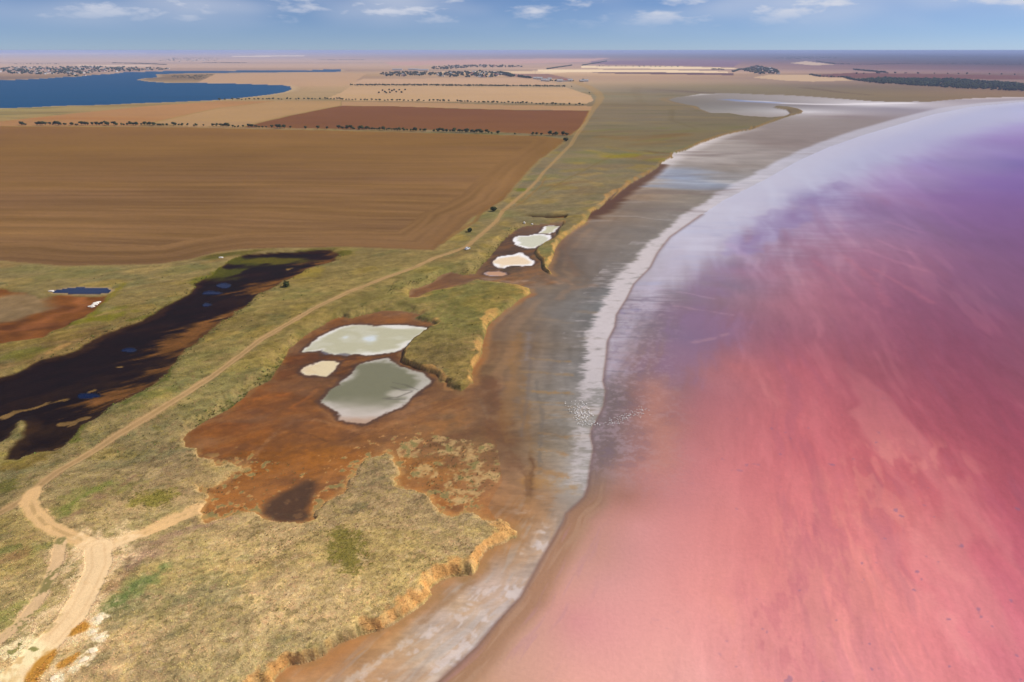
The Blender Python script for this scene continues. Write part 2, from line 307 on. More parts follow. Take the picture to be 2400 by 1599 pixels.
_low = [((900,1535),(190,150,116)),((960,1450),(186,156,132)),((1020,1410),(184,156,138)),((1100,1340),(182,150,130)),((1150,1290),(180,146,122)),((900,1568),(192,154,122)),((1060,1500),(184,164,152)),((1190,1120),(158,108,66)),((1180,1060),(146,100,64)),((1240,1080),(156,122,90)),((1230,980),(146,116,88)),((1180,920),(138,100,72)),((1240,860),(138,118,100)),((1160,800),(148,106,70)),((1100,960),(140,100,68)),((1080,1060),(150,104,60)),((1120,1130),(160,106,62)),((750,1560),(190,133,82)),((850,1500),(188,132,78)),((950,1500),(190,160,130)),((1050,1450),(182,160,146)),((1000,1560),(194,164,140)),((1100,1400),(186,164,150)),((1150,1350),(190,162,148)),((1050,1390),(190,150,110)),((900,1460),(196,140,82)),
 ((1180,1250),(182,127,76)),((1250,1230),(180,152,132)),((1200,1190),(163,107,56)),((1120,1150),(158,102,56)),((1250,1130),(163,117,77)),((1290,1100),(158,146,136)),((1250,1030),(150,125,95)),((1205,1000),(133,93,60)),((1150,980),(118,78,48)),
 ((1270,950),(138,127,115)),((1225,900),(138,122,106)),((1150,880),(140,95,65)),((1120,850),(142,100,60)),((1270,830),(133,120,113)),((1200,780),(145,110,77)),((1270,720),(130,119,110)),((1200,710),(150,112,78)),((1350,655),(114,110,110)),
 ((1280,660),(130,112,95)),((1400,600),(130,118,111)),((1325,620),(122,95,75)),((1345,560),(150,125,105)),((1450,530),(132,118,108)),((1400,500),(150,118,90)),((1500,480),(136,121,110)),((1450,450),(152,118,90)),((1560,410),(142,144,158)),
 ((1500,420),(158,138,122)),((1600,440),(138,125,113)),((1620,365),(166,154,152)),((1680,385),(136,122,115)),((1700,330),(150,138,135)),((1760,330),(124,106,104)),((1850,295),(132,117,118)),((1860,258),(200,194,200)),((1950,268),(128,114,118)),
 ((2050,250),(130,122,136)),((2000,241),(205,198,204)),((1800,238),(130,122,126)),((1700,240),(116,110,112)),((1600,230),(120,112,108)),((1660,250),(124,120,120)),((1850,242),(118,110,116)),((1310,1060),(158,146,138)),((1330,900),(150,140,134)),((2200,232),(150,138,146)),
 # the pits
 ((900,735),(145,80,30)),((700,830),(112,62,30)),((800,850),(86,50,32)),((700,900),(132,76,35)),((650,950),(152,89,40)),((560,980),(147,83,38)),((800,1000),(130,80,45)),((950,960),(145,100,65)),((1050,950),(146,106,70)),((600,1050),(152,86,25)),
 ((750,1050),(160,95,30)),((900,1000),(145,90,45)),((650,1120),(162,96,40)),((500,1160),(164,103,47)),((750,1110),(165,100,45)),((1000,1080),(167,107,47)),((1050,1180),(167,107,52)),((1130,1100),(167,112,66)),((1100,1010),(130,95,60)),((960,1120),(165,108,55)),
 ((1180,560),(72,46,38)),((1150,620),(75,55,42)),((1225,625),(112,77,52)),((1200,652),(152,117,88)),((1000,655),(137,80,40)),((1265,640),(140,105,75)),((1240,560),(95,55,35)),((950,750),(140,78,32))]
LOW_C = Lw([p for p, c in _low], .8); LOW_V = [c for p, c in _low]
_lake = [((1500,1000),(165,115,115)),((1560,1020),(190,122,124)),((1570,940),(176,114,120)),((1540,1150),(200,130,128)),((1420,1250),(196,138,132)),((1380,1330),(206,146,140)),((1300,1480),(214,152,142)),((1440,1040),(152,112,108)),((1700,950),(192,112,120)),((1620,890),(172,112,124)),((1650,1130),(206,128,126)),((1700,620),(158,120,150)),((1780,640),(172,122,146)),((1850,640),(176,118,140)),((1400,830),(150,132,138)),((1450,700),(158,144,158)),((1600,600),(160,142,162)),((1480,640),(172,160,172)),((1700,480),(192,184,206)),((1800,420),(190,186,210)),((1950,340),(184,186,212)),((2080,300),(184,188,216)),((2230,262),(184,188,216)),((2000,400),(176,158,192)),((2150,400),(156,128,176)),((1300,1540),(222,160,146)),((1500,1500),(228,160,150)),((1700,1500),(226,150,145)),((1900,1500),(220,141,136)),((2100,1500),(216,131,130)),((2300,1500),(206,115,125)),((1600,1560),(228,162,154)),
 ((1400,1350),(214,150,143)),((1600,1350),(222,145,138)),((1800,1350),(214,132,128)),((2000,1350),(215,130,125)),((2200,1350),(208,115,122)),((2330,1300),(196,100,116)),((1450,1200),(206,142,137)),((1650,1200),(212,132,128)),((1850,1200),(205,118,118)),
 ((2050,1180),(206,115,115)),((2300,1150),(182,88,105)),((1480,1080),(185,125,125)),((1650,1050),(200,120,122)),((1850,1050),(196,105,112)),((2050,1020),(186,95,106)),((2300,1000),(166,78,100)),((1400,1000),(146,114,112)),((1395,1090),(166,124,114)),
 ((1380,1170),(182,130,116)),((1420,1130),(160,112,98)),((1340,1250),(188,138,122)),((1260,1350),(200,148,130)),((1200,1430),(194,148,128)),((1150,1520),(196,150,130)),((1080,1540),(190,146,118)),((1300,1420),(206,140,138)),((1450,900),(146,108,108)),((1430,950),(138,110,112)),((1480,960),(150,106,100)),((1520,880),(140,108,116)),
 ((1600,780),(130,106,130)),((1560,720),(138,110,136)),((1700,850),(186,112,120)),((1850,850),(186,100,115)),((2050,850),(156,86,104)),((2050,780),(152,86,110)),((1950,900),(176,94,110)),((2250,850),(146,75,100)),((1470,760),(138,120,130)),((1500,680),(146,130,146)),((1560,640),(158,140,156)),((1430,830),(150,122,128)),((1410,900),(122,104,108)),
 ((1650,650),(136,112,138)),((1690,605),(140,116,144)),((1580,690),(136,116,132)),((1750,700),(172,115,135)),((1900,700),(174,110,130)),((2100,700),(146,85,115)),((2300,700),(131,80,110)),((1580,560),(184,176,196)),((1530,600),(176,166,180)),((1650,560),(170,154,182)),((1720,540),(148,128,166)),((1800,560),(166,125,153)),((1950,560),(167,120,148)),
 ((2100,560),(150,104,142)),((2250,560),(127,86,126)),((1650,480),(200,196,210)),((1750,470),(184,173,200)),((1830,460),(148,133,176)),((1900,440),(163,147,185)),((2000,450),(165,129,166)),((2150,450),(139,103,154)),((2300,430),(120,92,154)),
 ((1750,412),(190,188,206)),((1850,390),(180,180,206)),((2000,360),(172,163,195)),((2100,350),(167,148,190)),((2250,320),(148,123,180)),((2330,300),(152,131,184)),((1900,335),(164,162,188)),((2000,312),(168,174,203)),((2150,280),(172,176,208)),((2300,250),(172,176,208)),((2350,380),(112,92,158))]
LAKE_C = Lw([p for p, c in _lake], 0); LAKE_V = [c for p, c in _lake]  # brine colour with reflected sky and cloud shade painted in

RUSH = G(z4((490,540),(620,510),(690,530),(800,590),(760,680),(790,750),(740,830),(640,860),(560,800),(500,760),(470,650)))
GREENS = [  # patches of green herbage: centre (drawing), radii in metres, strength, colour
 (z3((1040,320))[0], 5.5, 4.0, 1.0, (116,112,34)), (z3((110,1130))[0], 6, 5, .8, (140,142,62)), (z3((330,640))[0], 6, 3, .6, (128,132,58)), (z3((700,250))[0], 9, 4, .6, (112,118,52)), (z3((480,380))[0], 9, 3, .6, (116,122,52)),
 (z3((50,230))[0], 5, 4, .9, (84,84,30)), (z3((880,960))[0], 6, 4, .7, (104,122,66)), (z3((1010,860))[0], 6, 3, .5, (104,122,66)), (z3((760,1040))[0], 5, 3, .5, (104,118,64)), (z1((250,1500))[0], 11, 6, .8, (104,82,28)),
 (z1((560,560))[0], 22, 5, .9, (98,102,24)), (z1((780,485))[0], 12, 4, .7, (96,104,34)), (z1((190,780))[0], 10, 8, .8, (98,98,34)), (z1((1060,1050))[0], 12, 6, .7, (84,94,46)), (z1((1950,330))[0], 3, 2.5, .9, (50,66,32)),
 (z1((1640,200))[0], 22, 8, 1., (74,76,20)), (z1((1480,260))[0], 18, 8, .9, (76,80,22)), (z1((1850,150))[0], 30, 7, 1., (88,80,20)), (z1((2150,70))[0], 40, 6, .9, (58,62,24)), (z2((580,330))[0], 10, 6, .9, (58,62,24)), (z1((1750,80))[0], 30, 5, .8, (60,64,26)),
 (z1((2050,240))[0], 16, 12, .8, (146,124,52)), (z2((300,460))[0], 14, 9, .7, (148,126,56)), (z8((1420,540))[0], 40, 14, .9, (132,124,34)), (z8((650,780))[0], 9, 9, .9, (92,100,34)), (z9((970,30))[0], 8, 8, .7, (98,108,40)),
 (z8((1600,575))[0], 22, 12, .7, (120,112,42)), (z2((1370,1235))[0], 7, 4, .9, (104,92,44)), (z2((1420,1500))[0], 8, 4.5, .95, (92,84,40)), (z4((1570,20))[0], 7, 6, .9, (88,74,34)), (z2((1515,1325))[0], 2, 1.5, .9, (90,88,48)), (z1((30,1500))[0], 8, 5, .6, (150,136,56)),
 (z2((1130,580))[0], 14, 9, .5, (112,106,48)), (z2((1290,560))[0], 16, 8, .5, (108,106,56))]
GREENS = [(atp(*p), a, b, s, c) for p, a, b, s, c in GREENS]
LIME = G(z11((-300,1300),(0,1190),(150,1100),(300,1090),(500,1170),(480,1240),(400,1330),(300,1420),(230,1568),(150,1750),(-300,1800)))
OUTCROPS = [(1050,895,1.6),(1040,945,1.2),(985,1045,1.1),(1045,1110,1.5),(985,1240,1.5),(885,1340,1.7),(790,1432,1.1),(570,1530,1.6),(600,1555,1.2)]
BROWNP = [G(z11((240,1600),(300,1450),(400,1340),(560,1250),(585,1290),(520,1400),(450,1500),(400,1600))), G(z11((720,1085),(790,1000),(900,925),(915,990),(840,1050),(760,1090))), G(z11((600,1420),(720,1330),(820,1270),(800,1320),(690,1400),(610,1450)))]
DARKPOOL = Lw(z4((10,430),(80,330),(250,240),(350,195),(420,190),(390,280),(350,380),(380,430),(330,480),(200,490),(80,465)), .8)
RAGGED = Lw(z7((640,1250),(700,1100),(850,900),(950,700),(1100,550),(1250,400),(1350,200),(1500,100),(1650,50)), 0)
BLOTCH = [Lw(p, 0) for p in (D((1560,660),(1640,600),(1700,640),(1720,700),(1660,770),(1640,830),(1580,880),(1530,900),(1490,850),(1520,780)),
                             D((1700,540),(1770,490),(1840,450),(1930,415),(1950,430),(1870,480),(1860,510),(1800,545),(1720,580),(1680,580)),
                             D((2130,460),(2200,410),(2353,380),(2500,420),(2500,780),(2353,740),(2230,700),(2140,640),(2110,560)))]
PITZONE = Lw(D((400,990),(700,700),(1010,715),(1020,900),(1085,890),(1110,940),(1140,1010),(1155,1100),(1120,1160),(1160,1220),(800,1300),(400,1260)) , .9)
PITZONE2 = Lw(D((920,690),(1090,600),(1190,500),(1300,515),(1262,560),(1250,600),(1262,635),(1300,650),(1230,662),(1100,660)), .9)
REDWEED = Lw(z8((1130,960),(1200,930),(1290,860),(1400,770),(1480,720),(1560,660),(1620,610)), .9)

# drawn-out features: line, half width in metres, colour, strength
MUDLINES = [(Lw(p, .8), w_, c_, s_) for p, w_, c_, s_ in [
 (z10((-640,-60),(-610,60),(-560,220),(-520,420),(-480,560),(-400,720)), 3.2, (92,60,40), .75), (z10((-560,-40),(-520,140),(-470,330),(-400,520)), 2.0, (108,72,50), .6), (z10((-480,560),(-420,760),(-360,900),(-330,1060)), 3.0, (104,70,48), .6),
 (z2((1470,1150),(1500,1010),(1530,900),(1560,840),(1640,750),(1760,670),(1880,610)), 2.2, (150,92,48), .6), (z2((1700,1568),(1690,1450),(1700,1330),(1740,1250),(1760,1150),(1740,1050),(1780,960),(1800,880)), 2.4, (140,100,58), .6),
 (z10((-60,1560),(-20,1200),(-40,900),(-60,640),(-130,420),(-150,150),(-120,-100)), 1.6, (128,92,56), .6), (z10((80,1180),(90,900),(110,620),(130,420),(60,150),(40,-60)), .7, (98,90,84), .6), (z10((-20,1400),(-40,1230),(20,1100),(-40,1000)), .6, (92,62,40), .6),
 (z2((1850,1040),(2000,1050),(2130,1060)), .9, (150,118,80), .65), (z2((1800,1130),(1950,1135),(2150,1150)), .9, (150,116,76), .6), (z2((1820,1260),(2000,1268),(2150,1272)), .9, (148,114,74), .6), (z2((1820,1330),(1950,1338),(2080,1340)), .8, (148,116,78), .6),
 (z10((0,90),(180,100),(420,95)), .9, (146,112,72), .65), (z10((60,640),(220,660),(440,700)), 1.0, (152,112,70), .6), (z10((100,880),(300,900),(430,930)), 1.1, (156,112,66), .65), (z10((80,1130),(260,1180),(480,1230)), 1.2, (160,112,62), .65), (z10((0,1290),(200,1330),(450,1400)), 2.2, (166,116,56), .6),
 (z2((1860,870),(1850,960),(1840,1050)), 1.2, (122,114,118), .55), (z5((60,1568),(100,1350),(120,1150),(130,950),(180,820)), .6, (104,92,88), .5), (z4((1740,0),(1800,100),(1850,180),(1860,260)), 1.2, (98,66,46), .6), (z4((1860,0),(1890,80),(1870,180)), .7, (96,64,44), .5),
 (z4((1100,1240),(1000,1300),(850,1400),(700,1500),(600,1568)), .8, (206,196,190), .6), (z4((1450,880),(1330,960),(1200,1070),(1120,1150)), .5, (150,112,76), .6), (z4((1490,870),(1370,950),(1240,1060),(1160,1140)), .5, (150,112,76), .5), (z4((1760,1130),(1600,1300),(1450,1430),(1330,1540)), .5, (110,84,68), .6),
 (z2((1480,1240),(1560,1330),(1590,1450),(1600,1568)), 2.6, (112,74,48), .6), (z2((2060,200),(2110,330),(2180,480)), 2.0, (120,86,66), .4), (z5((300,640),(420,560),(560,540)), 2.2, (146,112,88), .5), (z9((1380,1190),(1500,1250),(1640,1290),(1760,1280)), 2.2, (140,104,78), .6), (z9((1300,1250),(1450,1300),(1600,1300)), 1.4, (168,134,108), .6),
 (z1((1930,1335),(2000,1318),(2080,1325),(2160,1350),(2220,1380)), .45, (92,58,30), .7), (z1((1700,1520),(1800,1400),(1900,1300),(2000,1240),(2150,1230),(2300,1280)), .8, (164,122,88), .5), (z2((430,1380),(500,1440),(560,1500),(700,1540),(850,1530),(980,1470)), .9, (164,118,78), .5), (z2((0,1330),(200,1290),(340,1260),(440,1230)), 1.2, (176,98,40), .6), (z2((250,1380),(340,1320),(420,1260)), 1.0, (178,100,42), .6),
 (z4((1010,230),(1130,280),(1260,330),(1400,370)), 1.2, (170,98,38), .6), (z4((600,0),(720,40),(560,120),(400,200)), 1.6, (172,104,40), .4), (z9((430,1240),(620,1260),(820,1290),(1000,1270)), 1.6, (172,142,120), .55), (z2((900,760),(960,745),(1010,742)), 1.0, (170,130,104), .55)]]
LAKELINES = [(Lw(p, 0), w_, c_, s_) for p, w_, c_, s_ in [
 (z5((980,570),(1180,600),(1370,640)), .9, (184,152,170), .5), (z5((1120,690),(1300,720),(1500,750)), 1.2, (186,146,160), .5), (z5((1240,940),(1360,915),(1470,875)), 1.3, (186,142,148), .55), (z5((1480,270),(1580,340),(1640,400)), 3.0, (178,150,180), .4), (z6((330,1090),(430,1170),(520,1260)), 3.5, (182,154,182), .4),
 (z6((1240,1120),(1450,1200),(1640,1260)), 2.0, (196,130,150), .4), (z6((1300,1040),(1480,1120),(1600,1150)), 1.6, (194,132,156), .4), (z6((1400,930),(1520,970),(1620,1000)), 2.4, (188,134,164), .4), (z6((1280,1240),(1500,1360),(1700,1480)), 1.8, (198,116,130), .4), (z6((1100,1160),(1300,1340),(1400,1500)), 2.2, (200,116,128), .35),
 (z6((900,1200),(1040,1300),(1150,1420),(1300,1540)), 1.6, (192,114,130), .35), (z7((1450,400),(1650,640),(1800,800),(1900,860)), 2.0, (230,150,142), .45), (z7((1700,980),(1850,1200),(1950,1400)), 1.6, (234,160,150), .45), (z7((2000,500),(2200,760),(2323,900)), 1.5, (216,122,122), .35), (z7((2080,250),(2200,450),(2323,540)), 1.4, (170,82,104), .35),
 (z6((2230,258),(2323,264)), 4, (120,116,160), .5), (z5((640,660),(700,700),(760,740)), 1.0, (118,112,148), .5), (z5((720,720),(850,715)), 1.4, (120,114,150), .5), (z5((620,1060),(650,1050),(740,1060)), 1.0, (104,98,116), .5)]]
LANDLINES = [(G(p), w_, c_, s_) for p, w_, c_, s_ in [
 (z3((700,1090),(830,1010),(890,950),(960,890),(1080,840),(1110,790)), 1.1, (104,116,66), .7), (z3((420,440),(450,380),(560,310),(680,240),(760,200)), 1.2, (112,118,56), .65), (z3((450,470),(600,360),(760,250)), 1.3, (140,104,82), .5), (z3((1000,140),(900,250),(830,330)), .5, (96,84,56), .6), (z3((780,270),(860,210),(920,160)), .4, (124,92,72), .6),
 (z3((880,720),(1000,650),(1120,590),(1260,520)), 2.6, (156,118,100), .5), (z3((680,1020),(740,960),(820,900),(900,850)), 2.2, (150,108,84), .55), (z3((860,800),(960,720),(1060,690)), 2.0, (158,120,104), .5), (z3((1260,540),(1420,490),(1560,450)), 1.2, (160,124,106), .55), (z3((0,760),(100,720),(180,690)), 2.0, (146,104,70), .6), (z3((0,690),(130,650)), 1.0, (116,118,62), .6),
 (z3((1080,1160),(1120,1080),(1150,1030)), 1.2, (136,124,74), .5), (z3((940,940),(1090,960),(1300,1020)), .5, (150,140,92), .5), (z1((340,770),(430,730),(520,690)), 1.6, (184,138,84), .65), (z1((480,600),(640,540),(720,500)), 1.2, (176,140,94), .5), (z1((600,540),(680,440),(780,360),(840,310)), 2.0, (124,112,40), .7), (z1((880,560),(1040,510),(1180,430)), 1.4, (86,88,40), .6), (z1((1170,870),(1120,960),(1040,1000),(850,1110)), 1.2, (82,88,40), .6),
 (z1((560,1260),(500,1340),(510,1370)), 1.2, (96,100,40), .7), (z1((1020,1520),(1100,1440),(1250,1330)), .7, (104,84,58), .6), (z2((1280,820),(1290,900),(1300,960)), .5, (142,124,78), .5), (z2((1180,660),(1260,650),(1310,690),(1240,760)), .5, (150,126,84), .5), (z2((1050,630),(1150,600),(1260,570),(1400,555)), .8, (176,136,92), .6),
 (z2((1020,640),(920,620),(800,640),(700,660)), 1.0, (112,100,56), .5), (z8((1500,510),(1600,525),(1680,530)), 5, (104,72,58), .5), (z8((1300,500),(1400,510),(1500,520)), 5, (126,98,74), .4), (zC((0,335),(120,345),(260,350)), 16, (92,78,82), .5), (z8((1600,90),(1750,100),(1900,110)), 14, (94,76,80), .5), (zC((860,228),(1100,218)), 14, (100,78,84), .5)]]
REG = ['grassland', 'lake_shore', 'salt_pit', 'pink_lake', 'marsh', 'blue_lake', 'clearing', 'blue_pond', 'pool', 'pond', 'field', 'dirt_track']
def terrain(x, y, colour=True):
    x = np.asarray(x, dtype=np.float64); y = np.asarray(y, dtype=np.float64)
    n = x.size; r = np.hypot(x, y)
    cell = np.maximum(r * r / (CAMH * 683.0) * 0.8, r / 683.0) + 0.05
    z = plateau(x, y).astype(np.float64)
    reg = np.zeros(n, np.int32); sub = np.zeros(n, np.int32)
    c = np.full((n, 3), 150.0, f32); wet = np.zeros(n, f32)
    near = np.nonzero((r < 8500) & (y > -1500))[0]
    dl = np.full(n, 1e4); d3 = np.full(n, -1e4)
    dl[near] = -sdf(x[near], y[near], LOW)
    d3[near] = sdf(x[near], y[near], LAKE)
    width = np.full(n, 5.0)
    k = np.nonzero(dl < 60)[0]; width[k] = idw(x[k], y[k], WD_C, WD_V)[:, 0]
    k = np.nonzero((dl < 40) & (dl > -40))[0]
    soft = np.clip(1.6 - (z[k] - 0.9) / 1.5, .35, 1.6)
    dl[k] += fbm(x[k], y[k], 9.0, 5, 3, cell[k], .65) * 1.2 * soft
    gul = fbm(x[k], y[k], 2.4, 2, 5, cell[k]) * np.where(width[k] < 4.4, .28, .05)
    # plateau micro relief
    z += fbm(x, y, 60, 3, 8, cell) * .25 * sstep(0, 30, dl) + np.where(r < 700, fbm(x, y, 5.0, 2, 9, cell) * .04, 0) * sstep(0, 6, dl)
    zl = 0.9 * sstep(0, 70, -d3)
    zl += np.where((dl < -1) & (d3 < 0) & (r < 900), fbm(x, y, 14, 3, 12, cell) * .05, 0)
    ww = width.copy(); slump = fbm(x[k], y[k], 16, 4, 6, cell[k], .7); ww[k] *= (1 + gul) * np.clip(1 + .8 * slump, .5, 2.4)
    bank = np.clip(dl / ww, 0, 4); t = np.clip(dl / ww, 0, 1); t = np.where(width < 6, 1 - (1 - t) ** 2.2, t * t * (3 - 2 * t))
    z = zl + (z - zl) * t
    inlow = dl < 0; lake = inlow & (d3 > 0)
    z[lake] = 0
    reg[inlow] = 1
    q = np.nonzero(inlow & ~lake & (r < 1200))[0]
    pz = inside(x[q], y[q], PITZONE) | inside(x[q], y[q], PITZONE2); reg[q[pz]] = 2
    reg[lake] = 3
    # sunken places on the plateau
    def local(pts, m):
        a = np.array(pts); lo = a.min(0) - m; hi = a.max(0) + m
        return np.nonzero((x > lo[0]) & (x < hi[0]) & (y > lo[1]) & (y < hi[1]))[0]
    kb = local(BLUE, 300); dblue = sdf(x[kb], y[kb], BLUE) + fbm(x[kb], y[kb], 60, 3, 77, cell[kb]) * 8
    z[kb] -= (z[kb] - 1.5) * sstep(-60, 0, dblue); m = dblue > 0; reg[kb[m]] = 5; z[kb[m]] = 1.5
    km = local(MIRE, 30); dm = sdf(x[km], y[km], MIRE) + fbm(x[km], y[km], 12, 4, 21, cell[km]) * 1.6
    z[km] -= 1.6 * sstep(-4, 5, dm); reg[km[dm > 0]] = 4
    kc = local(CLEAR, 30); dc = sdf(x[kc], y[kc], CLEAR) + fbm(x[kc], y[kc], 12, 4, 22, cell[kc]) * 1.6
    z[kc] -= 0.8 * sstep(-3, 3, dc); reg[kc[dc > 0]] = 6
    kp = local(BPOND, 20); dp = sdf(x[kp], y[kp], BPOND); zb = 3.9
    z[kp] -= np.maximum(z[kp] - zb, 0) * sstep(-4, 0, dp); m = dp > 0; z[kp[m]] = zb; reg[kp[m]] = 7
    kt = local(TRENCH, 20); dt = sdf(x[kt], y[kt], TRENCH); z[kt] -= 2.6 * sstep(-1.2, 1.4, dt)
    kk = local(DARKPOOL, 10); dd = sdf(x[kk], y[kk], DARKPOOL) + fbm(x[kk], y[kk], 6, 3, 23, cell[kk]) * .6
    z[kk] -= .35 * sstep(-2, 3, dd) * (dl[kk] < 0)
    pond = []
    for i, (nm, pts) in enumerate(PONDS.items()):
        kq = local(pts, 14); dq = sdf(x[kq], y[kq], pts) + fbm(x[kq], y[kq], 5, 4, 30 + i, cell[kq] * .6, .75) * .8
        z[kq] -= np.maximum(z[kq] - .72, 0) * sstep(-6, -.3, dq) * (dl[kq] < 0); m = dq > 0; z[kq[m]] = .72
        reg[kq[m]] = 9; sub[kq[m]] = i; pond.append((nm, kq, dq))
    pools = []
    for i, pts in enumerate(POOLS):
        kq = local(pts, 6); dq = sdf(x[kq], y[kq], pts) + fbm(x[kq], y[kq], 6, 3, 50 + i, cell[kq]) * .8
        m = dq > 0; z[kq[m]] = z[kq[m]].min() - .05 if m.any() else 0; reg[kq[m]] = 8; sub[kq[m]] = i; pools.append((kq, dq))
    fl = []
    for i, (pts, fc, fa, lab) in enumerate(FIELDS):
        kq = local(pts, 40); kq = kq[(reg[kq] == 0)]; 
        dq = sdf(x[kq], y[kq], pts)
        if i < 4: dq = dq + fbm(x[kq], y[kq], 25, 3, 60 + i, cell[kq]) * 1.2
        m = dq > 0; reg[kq[m]] = 10; sub[kq[m]] = i; fl.append((kq, dq, fc, fa, i))
    tr = []
    for i, (pts, tw, tcol, lab) in enumerate(TRACKS):
        kq = local(pts, tw * 2 + 12)
        wob = fbm(x[kq], y[kq], 5, 5, 80 + i, cell[kq] * .6, .8) * .42
        dq = segdist(x[kq], y[kq], pts)
        tr.append((kq, dq, wob, tw, tcol, i))
        m = (dq < tw * .5) & ((reg[kq] == 0) | (reg[kq] == 10)) & (dl[kq] > 0); z[kq[m]] -= .12
        if i < 4: reg[kq[m]] = 11; sub[kq[m]] = i
    if not colour:
        return z
    def blend(idx, m, col):
        m = np.asarray(m, f32)[:, None]; c[idx] += m * (np.asarray(col, f32) - c[idx])
    # ---- land
    k = np.nonzero(~inlow)[0]; X, Y, Ce = x[k], y[k], cell[k]
    c[k] = rbf(X, Y, LAND_C, LAND_V)
    rk = r[k]
    farm = sstep(2200, 4200, rk)
    sx = fbm(X / 6.0, Y, 420, 4, 101, Ce); c[k] *= (1 + .16 * sx * farm)[:, None]
    s2 = fbm(X / 9.0 + 900, Y, 1500, 3, 102, Ce); blend(k, np.clip(s2 - .25, 0, 1) * .55 * farm, (112, 98, 112)); blend(k, np.clip(-s2 - .35, 0, 1) * .6 * farm, (214, 190, 168))
    midm = sstep(380, 600, rk) * (1 - sstep(2000, 3200, rk)); h1 = fbm(X / 3.2, Y, 36, 5, 121, Ce * .35, .85); h2 = fbm(X / 4 + 50, Y, 110, 4, 122, Ce, .6)
    blend(k, sstep(.1, .8, h1) * .45 * midm, (98, 98, 80)); blend(k, sstep(.2, .9, -h1 + .3 * h2) * .42 * midm, (140, 122, 88)); blend(k, sstep(.3, 1, h2) * .35 * midm, (112, 94, 78))
    nearm = 1 - sstep(1300, 2600, rk)
    ex, ey = X * .82 + Y * .57, -X * .57 + Y * .82          # herbage drifts run along the track
    g1 = fbm(ex / 2.2, ey, 26, 4, 103, Ce); g2 = fbm(ex / 1.6, ey, 13, 4, 104, Ce); g3 = fbm(X, Y, 3.4, 4, 105, Ce, .75); g4 = fbm(ex / 2.5, ey, 40, 4, 106, Ce)
    yk = sstep(230, 130, rk).astype(f32)                                 # foreground steppe lightened: its brighter light is put into the colour
    blend(k, sstep(.15, .9, g1) * .40 * nearm * (1 - .3 * yk), (100, 100, 58))
    blend(k, sstep(.25, .9, g2) * .5 * nearm, np.array((154, 128, 80), f32) + yk[:, None] * np.array((46, 40, 38), f32))
    blend(k, sstep(.45, 1.0, g4) * .5 * nearm, np.array((124, 94, 66), f32) + yk[:, None] * np.array((46, 38, 34), f32))
    blend(k, sstep(.35, .9, fbm(ex / 1.4, ey, 18, 3, 107, Ce)) * .40 * nearm, np.array((148, 124, 62), f32) + yk[:, None] * np.array((38, 34, 30), f32))
    blend(k, sstep(.4, .95, fbm(ex / 1.5, ey, 9, 4, 109, Ce)) * .34 * nearm, (92, 96, 66))
    g5 = fbm(ex / 1.8, ey, 3.0, 3, 113, Ce * .4, .9); v = 1 + nearm * (.08 * g3 + .05 * g1 + .11 * g5); c[k] *= v[:, None]
    sq = fbm(X, Y, 2.0, 3, 110, Ce * .4, .95); gm = sstep(700, 300, rk); blend(k, sstep(.3, .9, sq) * .40 * gm, np.array((150, 128, 66), f32) + yk[:, None] * np.array((52, 46, 36), f32)); blend(k, sstep(.45, 1.0, -sq) * .38 * gm, np.array((142, 108, 76), f32) + yk[:, None] * np.array((54, 42, 36), f32)); sp = fbm(X, Y, 1.8, 3, 108, Ce * .4, .95); blend(k, sstep(.45, 1.0, sp) * .50 * sstep(600, 250, rk), np.array((84, 74, 42), f32) + yk[:, None] * np.array((40, 34, 24), f32)); blend(k, sstep(.5, 1.1, -sp) * .40 * sstep(600, 250, rk), np.array((168, 144, 98), f32) + yk[:, None] * np.array((50, 46, 48), f32))
    for pts, w_, lc, st in LANDLINES:
        a_ = np.array(pts); sel = np.nonzero((X > a_[:, 0].min() - 4 * w_) & (X < a_[:, 0].max() + 4 * w_) & (Y > a_[:, 1].min() - 4 * w_) & (Y < a_[:, 1].max() + 4 * w_))[0]
        if sel.size:
            ww_ = np.maximum(w_, Ce[sel] * .45); q = segdist(X[sel], Y[sel], pts) + w_ * .9 * fbm(X[sel], Y[sel], max(w_ * 3, 2), 4, 301, Ce[sel] * .5, .8)
            blend(k[sel], np.exp(-np.maximum(q, 0) ** 2 / ww_ ** 2) * st * 1 * np.clip(w_ / (Ce[sel] * .6), .3, 1), lc)
    # banks: dry straw on the inland banks, bare loam on the lake bluffs
    kb_ = k[(dl[k] < 40)]; 
    if kb_.size:
        bk = bank[kb_]; wdt = width[kb_]; hh = plateau(x[kb_], y[kb_]) - .9
        face = sstep(0.02, .15, bk) * (1 - sstep(.75, 1.15, bk + .18 * fbm(x[kb_], y[kb_], 4, 3, 111, cell[kb_]))) * np.clip(hh / 1.4, 0, 1)
        streak = fbm(x[kb_], y[kb_], 2.6, 3, 112, cell[kb_])
        straw = np.array((172, 142, 94), f32) * (1 + .18 * streak)[:, None]; loam = np.array((216, 158, 94), f32) * (1 + .12 * streak)[:, None]
        isl = sstep(5.4, 3.8, wdt)[:, None]; fc = straw * (1 - isl) + loam * isl
        fr = sstep(420, 800, r[kb_])[:, None]; fc = fc * (1 - fr) + np.array((146, 104, 66), f32) * fr
        blend(kb_, face * np.interp(r[kb_], [170, 260, 900], [.85, .65, .45]) * (.45 + .55 * isl[:, 0]) * sstep(.7, 1.4, hh) * (1 - .5 * sstep(.2, .8, streak)) * sstep(-.7, .2, fbm(x[kb_], y[kb_], 13, 4, 114, cell[kb_], .7)), fc)
        rim = (1 - sstep(.0, 2.2, dl[kb_])) * np.clip(1.4 - hh / 1.4, 0, 1); blend(kb_, rim * .6 * (r[kb_] < 420), (206, 166, 108))
